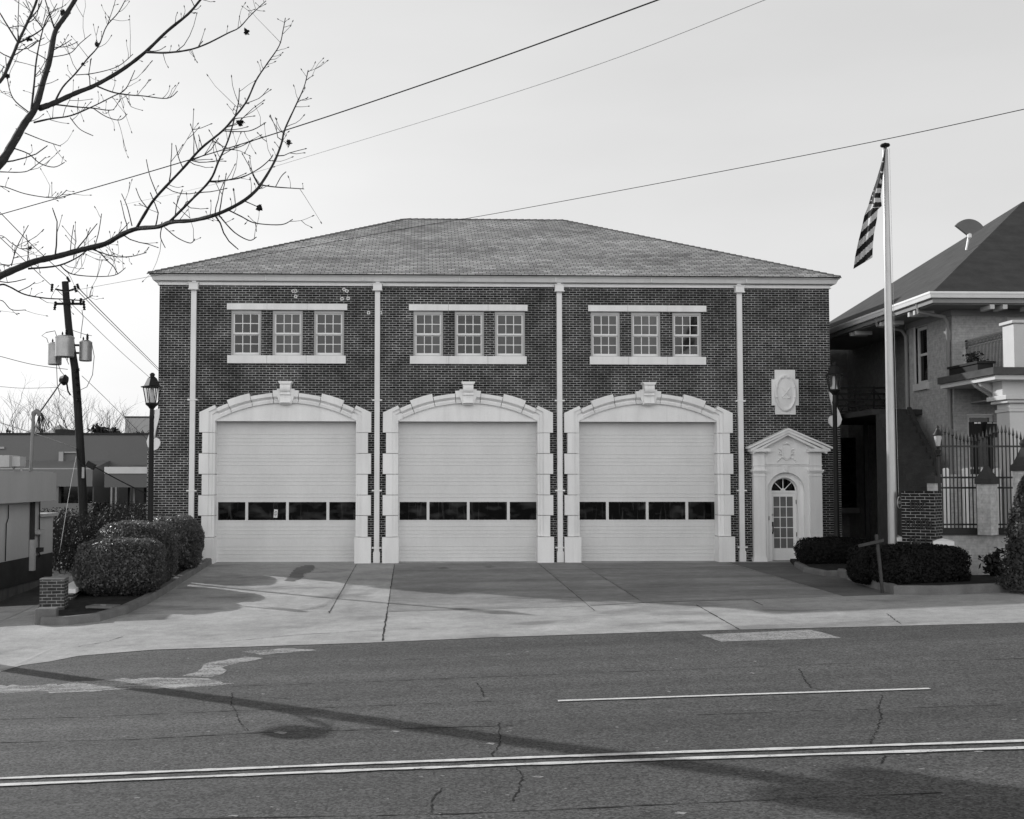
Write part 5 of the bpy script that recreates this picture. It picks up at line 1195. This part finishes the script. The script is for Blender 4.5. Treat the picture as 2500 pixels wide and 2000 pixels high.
def limb(mb, pts, w0, w1, start=None, twigs=1.0, n_=7):
    Q = [bp(x, y) for x, y in pts]
    if start is not None: st0 = Vector(start); Q = [st0]+[st0.lerp(Q[0], f) for f in (.35, .62, .8, .92)]+Q
    Q = smooth(Q); m_ = len(Q)
    rad = [1.38*(w0+(w1-w0)*(i/(m_-1))**.8)/2*K/2800*8 for i in range(m_)]
    for i in range(m_): rad[i] *= random.uniform(.93, 1.09)
    mb.tube(Q, rad, n_)
    # side twigs: alternate, bending upwards, with swollen buds at the tip
    s_ = 1; L_ = sum((b-a).length for a, b in zip(Q, Q[1:])); cnt = int(L_/.085*twigs)
    for k in range(cnt):
        f = random.uniform(.12, 1)*(m_-1); i = min(int(f), m_-2)
        p = Q[i].lerp(Q[i+1], f-i)
        if ray(0, 0) is None or p.x < -3.2: continue
        d = (Q[i+1]-Q[i]).normalized(); side = Vector((-d.z, 0, d.x))*random.choice((1, -1)); dy = Vector((0, random.uniform(-.7, .7), 0))
        ln = random.choice((.03, .05, .08, .12, .18, .26))*random.uniform(.7, 1.3); q = [p]; dd = (d*.55+side*.8+dy).normalized(); c_ = p
        for j in range(4):
            dd = (dd+Vector((random.gauss(0, .18), random.gauss(0, .18), .10+random.gauss(0, .14)))).normalized(); c_ = c_+dd*ln/4; q.append(c_)
        r0 = max(.0022, min(rad[i]*.5, .0015+ln*.016)); mb.tube(q, [r0, r0*.85, r0*.75, r0*.65, r0*.6], 4)
        mb.tube([c_, c_+dd*.008, c_+dd*.018], [.0022, .0042, .001], 5)
        if ln > .15 and random.random() < .7:
            c2 = q[2]; d2 = (dd+Vector((random.gauss(0, .6), random.gauss(0, .6), random.gauss(.2, .4)))).normalized(); e = c2+d2*ln*.45; mb.tube([c2, c2.lerp(e, .5)+Vector((0, 0, -.006)), e], [.0024, .0021, .0018], 4); mb.tube([e, e+d2*.008, e+d2*.018], [.0022, .0042, .001], 5)
big = [
 [([(0, 860), (60, 770), (130, 650), (185, 570), (225, 440), (260, 320), (290, 170), (340, 90), (395, 0), (430, -60)], 42, 17, (-4.55, 8.1, 3.4), .5),
  ([(210, 570), (280, 545), (400, 490), (500, 450), (640, 370), (765, 275), (880, 165), (990, 75), (1055, 0), (1090, -40)], 24, 7, None, 1.2),
  ([(765, 275), (870, 278), (985, 265), (1080, 235), (1200, 175), (1260, 145), (1320, 80), (1400, 5)], 9, 3, None, 1.3),
  ([(285, 545), (330, 460), (395, 390), (460, 310), (520, 240), (560, 140), (620, 70), (660, 0), (680, -40)], 8, 3, None, 1.3),
  ([(500, 450), (590, 485), (680, 500), (750, 505), (880, 518), (935, 480)], 7, 3, None, 1.2), ([(285, 550), (400, 563), (490, 570), (560, 580), (600, 578)], 7, 3, None, 1.3),
  ([(180, 645), (270, 625), (370, 610), (480, 565), (590, 510), (660, 470), (710, 370)], 8, 3, None, 1.2), ([(490, 570), (560, 615), (630, 632), (670, 600)], 4, 3, None, .6), ([(370, 620), (420, 680), (490, 715)], 4, 3, None, .6),
  ([(70, 780), (150, 810), (210, 860), (285, 880), (340, 855)], 5, 3, None, .9), ([(0, 905), (130, 905), (190, 870), (240, 828)], 4, 3, None, .8), ([(130, 700), (230, 740), (320, 770)], 4, 3, None, .8), ([(560, 145), (600, 30), (610, -20)], 3, 2.5, None, .8),
  ([(400, 395), (500, 385), (620, 350), (700, 285)], 4, 3, None, .9), ([(280, 300), (370, 280), (420, 230), (480, 180)], 4, 3, None, 1), ([(270, 250), (350, 245), (410, 220)], 4, 3, None, 1)],
 [([(0, 430), (60, 310), (95, 225), (130, 150), (180, 40), (200, -20)], 17, 10, (-4.6, 8.2, 4.7), .9), ([(95, 225), (30, 120), (0, 70), (-30, 30)], 7, 4, None, .8), ([(100, 225), (150, 200), (225, 150), (260, 90), (300, 20)], 8, 3, None, 1),
  ([(225, 150), (180, 90), (120, 10)], 6, 3, None, .8), ([(165, 580), (180, 440), (190, 330), (210, 220), (240, 110), (270, 60)], 9, 4, None, 1), ([(290, 160), (260, 70), (235, -10)], 8, 4, None, .8), ([(150, 590), (70, 520), (40, 420), (30, 300)], 5, 3, None, 1), ([(95, 220), (95, 120), (100, -10)], 5, 3, None, .6)],
 [([(0, 1455), (100, 1410), (190, 1375), (300, 1350), (430, 1315), (550, 1285), (640, 1235), (720, 1205), (830, 1195), (900, 1170), (1020, 1160), (1150, 1125), (1270, 1065), (1340, 1010), (1380, 960), (1440, 860), (1480, 760), (1500, 680), (1550, 570), (1600, 460), (1622, 370)], 36, 3, (-4.6, 8, 2.9), .9),
  ([(720, 1200), (760, 1130), (820, 1040), (960, 890), (1060, 780), (1170, 690), (1240, 610), (1300, 530), (1350, 420), (1410, 330), (1470, 240), (1490, 160), (1502, 95)], 12, 3, None, 1.1),
  ([(895, 1165), (1000, 1060), (1105, 950), (1150, 850), (1200, 740), (1235, 620), (1255, 540), (1260, 465)], 10, 3, None, 1.1), ([(1105, 955), (1180, 950), (1270, 935), (1360, 890), (1420, 840), (1437, 815)], 5, 3, None, 1),
  ([(150, 1415), (300, 1400), (400, 1360), (480, 1305), (600, 1250), (680, 1170)], 8, 3, None, 1.2), ([(320, 1400), (370, 1440), (480, 1455), (600, 1450), (660, 1410)], 5, 3, None, .9), ([(490, 1315), (600, 1350), (690, 1350), (770, 1330)], 5, 3, None, .9),
  ([(1200, 1105), (1270, 1140), (1345, 1175), (1480, 1183), (1540, 1155)], 5, 3, None, .7), ([(1345, 1175), (1350, 1220)], 3, 2.5, None, 0), ([(1150, 1130), (1230, 1220), (1310, 1265), (1350, 1248)], 5, 3, None, .7), ([(1380, 975), (1450, 985), (1600, 995)], 5, 3, None, .9), ([(1290, 1060), (1370, 1095)], 4, 3, None, .5), ([(1450, 985), (1480, 930), (1505, 905)], 3, 3, None, .5),
  ([(870, 1200), (930, 1250), (1000, 1280), (1025, 1258)], 4, 3, None, .6), ([(850, 1200), (845, 1250), (870, 1305)], 4, 3, None, .6), ([(830, 1030), (790, 930), (770, 840)], 4, 3, None, .4), ([(965, 890), (940, 830), (925, 765)], 4, 3, None, .4), ([(695, 1190), (670, 1090), (640, 1020)], 4, 3, None, .4), ([(780, 1100), (740, 1050), (715, 990)], 4, 3, None, .4), ([(1065, 780), (1045, 710)], 3, 3, None, .3), ([(1175, 690), (1310, 690), (1400, 645)], 3.5, 3, None, .6), ([(1180, 795), (1270, 770), (1330, 735)], 3, 3, None, .5), ([(500, 1295), (520, 1220), (535, 1125)], 4, 3, None, .6), ([(60, 1400), (90, 1300), (150, 1185)], 4, 3, None, .7), ([(370, 1330), (375, 1270), (388, 1185)], 3.5, 3, None, .5)],
 [([(0, 1500), (50, 1510), (130, 1550), (240, 1570), (340, 1575), (430, 1580), (487, 1555)], 10, 4, (-4.5, 8, 3.0), .7), ([(95, 1535), (150, 1510), (185, 1485)], 4, 3, None, .6), ([(0, 1580), (60, 1630), (135, 1632)], 5, 3, (-4.5, 8, 2.9), .5)],
 [([(0, 980), (130, 1020), (250, 1040), (310, 1035), (352, 1000)], 5, 3, (-4.5, 8, 4.2), .5), ([(0, 1395), (60, 1390), (80, 1300)], 4, 3, (-4.5, 8, 3.2), .5), ([(0, 1240), (60, 1280), (110, 1310), (160, 1307)], 3, 2.5, (-4.5, 8, 3.6), .5)]]
for grp in big:
    mb = MB()
    for pts, w0, w1, st, tw in grp: limb(mb, pts, w0, w1, st, tw)
    build(mb, 'limb', M['bark'], ft_, smooth=False)
for x, y in ((508, 235), (1295, 170), (1262, 645), (1518, 758), (1370, 1095), (330, 65), (435, 340), (40, 400), (160, 1307), (150, 205)):
    c_ = bp(x, y); mb = MB(); s_ = .021 if x not in (160, 435) else .012
    P_ = rng.normal(0, s_*.36, (16, 3))+np.array(c_); mb.leaves(P_, rng.normal(0, 1, (16, 3)), s_*1.1, 1.6, .3); build(mb, 'dry_leaf', M['deadleaf'], ft_)
# ================================================================== right: the tall house
XH, YH = 14.4, 31.0
ho = thing('painted_brick_house', 'grey painted brick house with a dark hipped roof and a columned porch', 'house', (19, 35, 0))
EZ = 7.5
hl = []
for ua, ub, v0, v1 in ((2238, 2262, 934, 786),):
    p0, p1 = atX(ua, v0, XH+.22), atX(ub, v1, XH+.22); hl.append((min(p0.y, p1.y), max(p0.y, p1.y), 5.32, 6.98))
ya_, yb_, wz0, wz1 = hl[0]
mb = MB()
for (y0, y1, z0, z1) in ((YH, ya_, -.3, 7.2), (ya_, yb_, -.3, wz0), (ya_, yb_, wz1, 7.2), (yb_, 34.0, -.3, 7.2)): mb.quad((XH, y1, z0), (XH, y0, z0), (XH, y0, z1), (XH, y1, z1))
for y_ in (ya_, yb_): mb.quad((XH, y_, wz0), (XH+.2, y_, wz0), (XH+.2, y_, wz1), (XH, y_, wz1))
mb.quad((XH, ya_, wz1), (XH, yb_, wz1), (XH+.2, yb_, wz1), (XH+.2, ya_, wz1))
mb.quad((XH, 34, -.3), (XH, 34, 7.2), (15.4, 34, 7.2), (15.4, 34, -.3))
mb.quad((15.4, 42, -.3), (15.4, 34, -.3), (15.4, 34, 7.2), (15.4, 42, 7.2)); mb.quad((15.4, 42, 7.2), (15.4, 38, 7.2), (15.4, 38.4, 8), (15.4, 42, 8)); pass
fo = [(15.95, 16.75, 5.5, 7.0), (14.75, 15.5, 1.35, 4.3), (15.75, 16.6, 1.35, 4.3)]
xs = sorted({XH, 26, *[h[0] for h in fo], *[h[1] for h in fo]}); zs = sorted({-.3, 7.2, *[h[2] for h in fo], *[h[3] for h in fo]})
for i in range(len(xs)-1):
    for j in range(len(zs)-1):
        cx, cz = (xs[i]+xs[i+1])/2, (zs[j]+zs[j+1])/2
        if not any(h[0] < cx < h[1] and h[2] < cz < h[3] for h in fo): mb.quad((xs[i], YH, zs[j]), (xs[i+1], YH, zs[j]), (xs[i+1], YH, zs[j+1]), (xs[i], YH, zs[j+1]))
for a, b, c, d in fo:
    for x_ in (a, b): mb.quad((x_, YH, c), (x_, YH+.2, c), (x_, YH+.2, d), (x_, YH, d))
mb.quad((26, YH, -.3), (26, 42, -.3), (26, 42, 7.2), (26, YH, 7.2))
build(mb, 'wall', M['paintbrick'], ho)
w = MB(); w.box(XH+.06, XH+.16, ya_, ya_+.09, wz0, wz1); w.box(XH+.06, XH+.16, yb_-.09, yb_, wz0, wz1); w.box(XH+.06, XH+.16, ya_+.09, yb_-.09, wz1-.09, wz1); w.box(XH+.06, XH+.16, ya_+.09, yb_-.09, wz0, wz0+.08); w.box(XH+.07, XH+.15, ya_+.09, yb_-.09, 6.13, 6.2)
w.box(XH-.02, XH+.05, yb_+.0, yb_+.11, wz0, wz1+.05)
wo = build(w, 'window', M['frame'], ho)
mb = MB(); mb.box(XH+.1, XH+.11, ya_+.08, yb_-.08, wz0, wz1); build(mb, 'pane', M['panedark'], wo)
mb = MB(); mb.box(XH-.08, XH+.18, ya_-.1, yb_+.1, wz0-.2, wz0-.003); build(mb, 'window_sill', M['frame'], ho)
for a, b, c, d in fo:
    mb = MB(); mb.box(a, a+.09, YH+.05, YH+.16, c, d); mb.box(b-.09, b, YH+.05, YH+.16, c, d); mb.box(a+.09, b-.09, YH+.05, YH+.16, d-.09, d); mb.box(a+.09, b-.09, YH+.07, YH+.15, (c+d)/2-.03, (c+d)/2+.03)
    o = build(mb, 'window' if c > 3 else 'porch_door', M['frame'], ho); mb = MB(); mb.box(a+.08, b-.08, YH+.1, YH+.11, c, d-.08); build(mb, 'pane', M['panedark'], o)
# roof, eaves
YHB = 41.0; rz_ = EZ+.70*5.5
mb = MB(); e = [(13.4, 30, EZ), (27, 30, EZ), (27, YHB, EZ), (13.4, YHB, EZ), (18.9, 35.5, rz_), (21.5, 35.5, rz_)]
mb.add(e, [(3, 0, 4), (0, 1, 5, 4), (1, 2, 5), (2, 3, 4, 5)]); 
e2 = [(x, y, z-.12) for x, y, z in e[:4]]; mb.add(e2, [(3, 2, 1, 0)])
build(mb, 'roof', M['darkroof'], ho)
mb = MB()
for o0, o1, z0, z1 in ((0, .09, EZ-.12, EZ+.03),): ringloft(mb, [(0, EZ-.14), (.06, EZ-.14), (.09, EZ-.06), (.11, EZ-.03), (.11, EZ+.02), (.06, EZ+.02)], 13.4, 27, 30, YHB)
build(mb, 'gutter', M['trim'], ho)
mb = MB(); ringloft(mb, [(-.10, EZ-.27), (-.02, EZ-.27), (-.02, EZ-.14), (0, EZ-.14)], 13.4, 27, 30, YHB); build(mb, 'fascia_board', M['grey_soffit'], ho)
mb = MB(); mb.box(13.5, 26.9, 30.1, YHB-.1, EZ-.30, EZ-.26); build(mb, 'soffit', M['grey_soffit'], ho)
mb = MB(); mb.box(XH-.04, XH-.003, YH-.04, 34, 6.92+.1, EZ-.303); mb.box(XH-.003, 26, YH-.04, YH-.003, 7.02, EZ-.303); build(mb, 'frieze_board', M['grey_soffit'], ho)
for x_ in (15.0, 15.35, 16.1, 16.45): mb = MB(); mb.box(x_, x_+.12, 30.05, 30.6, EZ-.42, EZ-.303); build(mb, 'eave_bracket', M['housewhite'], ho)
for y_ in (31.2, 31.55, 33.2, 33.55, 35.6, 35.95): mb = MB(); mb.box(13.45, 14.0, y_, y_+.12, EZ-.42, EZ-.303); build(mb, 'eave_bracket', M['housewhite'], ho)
mb = MB(); mb.tube([(13.42, 31.0, EZ-.1), (13.46, 31.0, EZ-.38), (14.2, 31.05, 7.0), (14.33, 31.12, 6.8), (14.33, 31.12, 1.0)], .055, 8); build(mb, 'downpipe', M['grey_soffit'], ho, smooth=True)
mb = MB(); y_ = 33.86; mb.tube([(13.42, y_, EZ-.1), (13.46, y_, EZ-.36), (14.2, y_, 7.0), (14.33, y_, 6.8), (14.33, y_, 4.4)], .055, 8); build(mb, 'downpipe', M['grey_soffit'], ho, smooth=True)
# roof vent shaped like a fan
b_ = at(2363, 578, 33.0); 
vt = thing('fan_dish', 'round grey dish with a wedge cut out standing on the house roof', 'dish', (b_.x, 33.0, b_.z))
hub = (b_.x, b_.z); rd = 43/2800*33
mb = MB(); mb.prism([hub]+[(hub[0]+rd*math.cos(a), hub[1]+rd*math.sin(a)) for a in np.linspace(R(142), R(30), 24)], 32.9, 33.0); build(mb, 'dish', M['dishgrey'], vt)
mb = MB(); mb.lathe([(.02, -.08), (.06, -.05), (.06, .05), (.02, .08)], (hub[0]+.0, 32.9, hub[1]), 12); mb.tube([(hub[0], 32.95, hub[1]), (hub[0]-.06, 33.0, hub[1]-.4)], .03, 6); build(mb, 'bracket', M['trim'], vt)
# porch: slab, entablature, column, parapet post, railing, planter
PX, PY = 13.95, 27.9
mb = MB(); mb.box(PX, 23, PY, YH-.004, 5.12, 5.3); build(mb, 'porch_roof', M['darkroof'], ho)
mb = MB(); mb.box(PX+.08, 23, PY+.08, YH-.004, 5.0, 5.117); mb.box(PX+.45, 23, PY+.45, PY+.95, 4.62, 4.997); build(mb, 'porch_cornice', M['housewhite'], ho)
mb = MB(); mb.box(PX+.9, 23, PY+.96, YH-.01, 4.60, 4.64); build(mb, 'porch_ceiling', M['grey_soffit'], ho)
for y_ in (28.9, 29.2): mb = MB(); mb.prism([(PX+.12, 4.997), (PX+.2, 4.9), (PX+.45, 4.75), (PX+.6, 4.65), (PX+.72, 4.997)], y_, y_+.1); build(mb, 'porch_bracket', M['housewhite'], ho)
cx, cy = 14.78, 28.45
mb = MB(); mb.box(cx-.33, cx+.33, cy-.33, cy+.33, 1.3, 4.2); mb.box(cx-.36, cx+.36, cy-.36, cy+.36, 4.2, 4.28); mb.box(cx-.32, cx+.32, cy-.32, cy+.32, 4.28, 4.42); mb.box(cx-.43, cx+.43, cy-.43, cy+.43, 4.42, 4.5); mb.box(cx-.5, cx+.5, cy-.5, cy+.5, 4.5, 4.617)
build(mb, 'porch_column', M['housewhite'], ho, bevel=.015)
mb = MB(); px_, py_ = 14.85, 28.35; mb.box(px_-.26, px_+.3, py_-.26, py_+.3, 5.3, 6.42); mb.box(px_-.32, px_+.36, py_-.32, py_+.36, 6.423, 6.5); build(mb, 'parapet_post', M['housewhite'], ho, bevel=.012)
mb = MB(); xr_ = 14.72; mb.box(xr_-.025, xr_+.025, py_+.3, YH-.1, 6.28, 6.33); mb.box(xr_-.015, xr_+.015, py_+.3, YH-.1, 6.1, 6.13); mb.box(xr_-.015, xr_+.015, py_+.3, YH-.1, 5.36, 5.39)
y_ = py_+.33; k = 0
while y_ < YH-.12:
    mb.box(xr_-.008, xr_+.008, y_-.008, y_+.008, 5.31, 6.1); mb.tube([(xr_, y_+.03+.028*math.cos(a), 6.205+.065*math.sin(a)) for a in np.linspace(0, 2*math.pi, 9)], .008, 4); y_ += .075
build(mb, 'balcony_railing', M['ironwork'], ho)
mb = MB(); mb.box(14.6, 23, PY+.6, YH-.01, 1.1, 1.33); build(mb, 'porch_floor', M['kerb'], ho)
pb = thing('planter_box', 'long dark planter box with a small plant on the porch roof', 'planter', (14.3, 29.8, 5.3))
mb = MB(); mb.box(14.1, 14.5, 29.0, 30.6, 5.305, 5.5); mb.box(14.06, 14.54, 28.95, 30.65, 5.5, 5.56); build(mb, 'trough', M['blackmetal'], pb)
mb = MB(); P_ = rng.normal(0, 1, (160, 3))*np.array([.1, .16, .1])+np.array([14.3, 29.6, 5.66]); mb.leaves(P_, np.tile(np.array([[0, 0, 1.]]), (160, 1)), .06, 2, .8); build(mb, 'plant', M['leafwild'], pb)
# dark boxes behind the fence on the porch (meter cabinets)
for u0, u1, v0, v1, lab in ((2377, 2396, 1030, 1066, 'black cabinet hanging on the porch behind the iron fence, left one'), (2408, 2438, 1030, 1068, 'grey cabinet hanging on the porch behind the iron fence, right one')):
    a_, b_ = at(u0, v1, 29.6), at(u1, v0, 29.6); t = thing('wall_cabinet', lab, 'cabinet', ((a_.x+b_.x)/2, 29.7, 1.33), 'cabinets on the porch')
    mb = MB(); mb.box(a_.x, b_.x, 29.6, 29.85, a_.z, b_.z); build(mb, 'case', M['blackmetal'], t)
    mb = MB(); mb.box((a_.x+b_.x)/2-.03, (a_.x+b_.x)/2+.03, 29.65, 29.8, 1.33, a_.z-.003); build(mb, 'stand', M['blackmetal'], t)
    mb = MB(); w_ = b_.x-a_.x
    for k in range(2): mb.box(a_.x+w_*(.1+.45*k), a_.x+w_*(.45+.42*k), 29.58, 29.597, b_.z-.05, b_.z-.01)
    build(mb, 'label_plate', M['trim'] if u0 < 2400 else M['greypaint'], t)
# exterior stair in the side alley
stt = thing('outdoor_staircase', 'dark outdoor staircase with cross braced landing in the shaded side alley', 'staircase', (13.4, 34, 0))
poly = [(29.2, -.2), (29.2, 1.0)]
for k in range(18): f = k/18; poly += [(29.2+3.7*f, 1.0+3.4*(k+1)/18), (29.2+3.7*(k+1)/18, 1.0+3.4*(k+1)/18)]
poly += [(32.9, -.2)]
mb = MB(); mb.prismx(poly[::-1], 12.98, 13.9); build(mb, 'flight', M['darkstair'], stt)
mb = MB(); mb.prismx([(29.2, -.2), (29.2, 1.2), (31.0, 2.74), (32.9, 4.62), (32.9, -.2)][::-1], 13.905, 14.03); build(mb, 'skirt_panel', M['darkstair'], stt)
mb = MB(); mb.box(12.9, 15.38, 33.0, 39.4, 4.4, 4.56); mb.box(13.2, 13.32, 38.9, 39.0, 0, 4.4); mb.box(14.2, 14.32, 36.9, 37.0, 0, 4.4); build(mb, 'landing', M['darkstair'], stt)
mb = MB()
for yy, xa, xb in ((37.6, 12.95, 15.3),):
    for z in (4.75, 4.95, 5.15, 5.35, 5.55): mb.box(xa, xb, yy-.02, yy+.02, z-.03, z+.03)
    x_ = xa
    while x_ < xb-.1:
        mb.tube([(x_, yy-.03, 4.6), (x_+.6, yy-.03, 5.5)], .02, 4); mb.tube([(x_+.6, yy-.03, 4.6), (x_, yy-.03, 5.5)], .02, 4); mb.box(x_-.03, x_+.03, yy-.05, yy-.0, 4.56, 5.6); x_ += .62
build(mb, 'landing_railing', M['ironwork'], stt)
# rear window of the alley under the landing
mb = MB(); mb.box(14.3, 14.42, 40.5, 40.6, 1.5, 4.0); mb.box(14.2, 15.38, 40.45, 40.6, 1.3, 1.5); build(mb, 'alley_window_frame', M['grey_soffit'], ho)
mb = MB(); mb.box(14.42, 15.3, 40.55, 40.58, 1.5, 4.0); build(mb, 'pane', M['panedark'], ho)
mb = MB(); mb.quad((12.6, 41.5, -.2), (15.4, 41.5, -.2), (15.4, 41.5, 8), (12.6, 41.5, 8)); build(mb, 'alley_wall', M['paintbrick'], ho)

for o in (ho, stt, pb): o.location.x += .22      # the whole house group stands a little further right
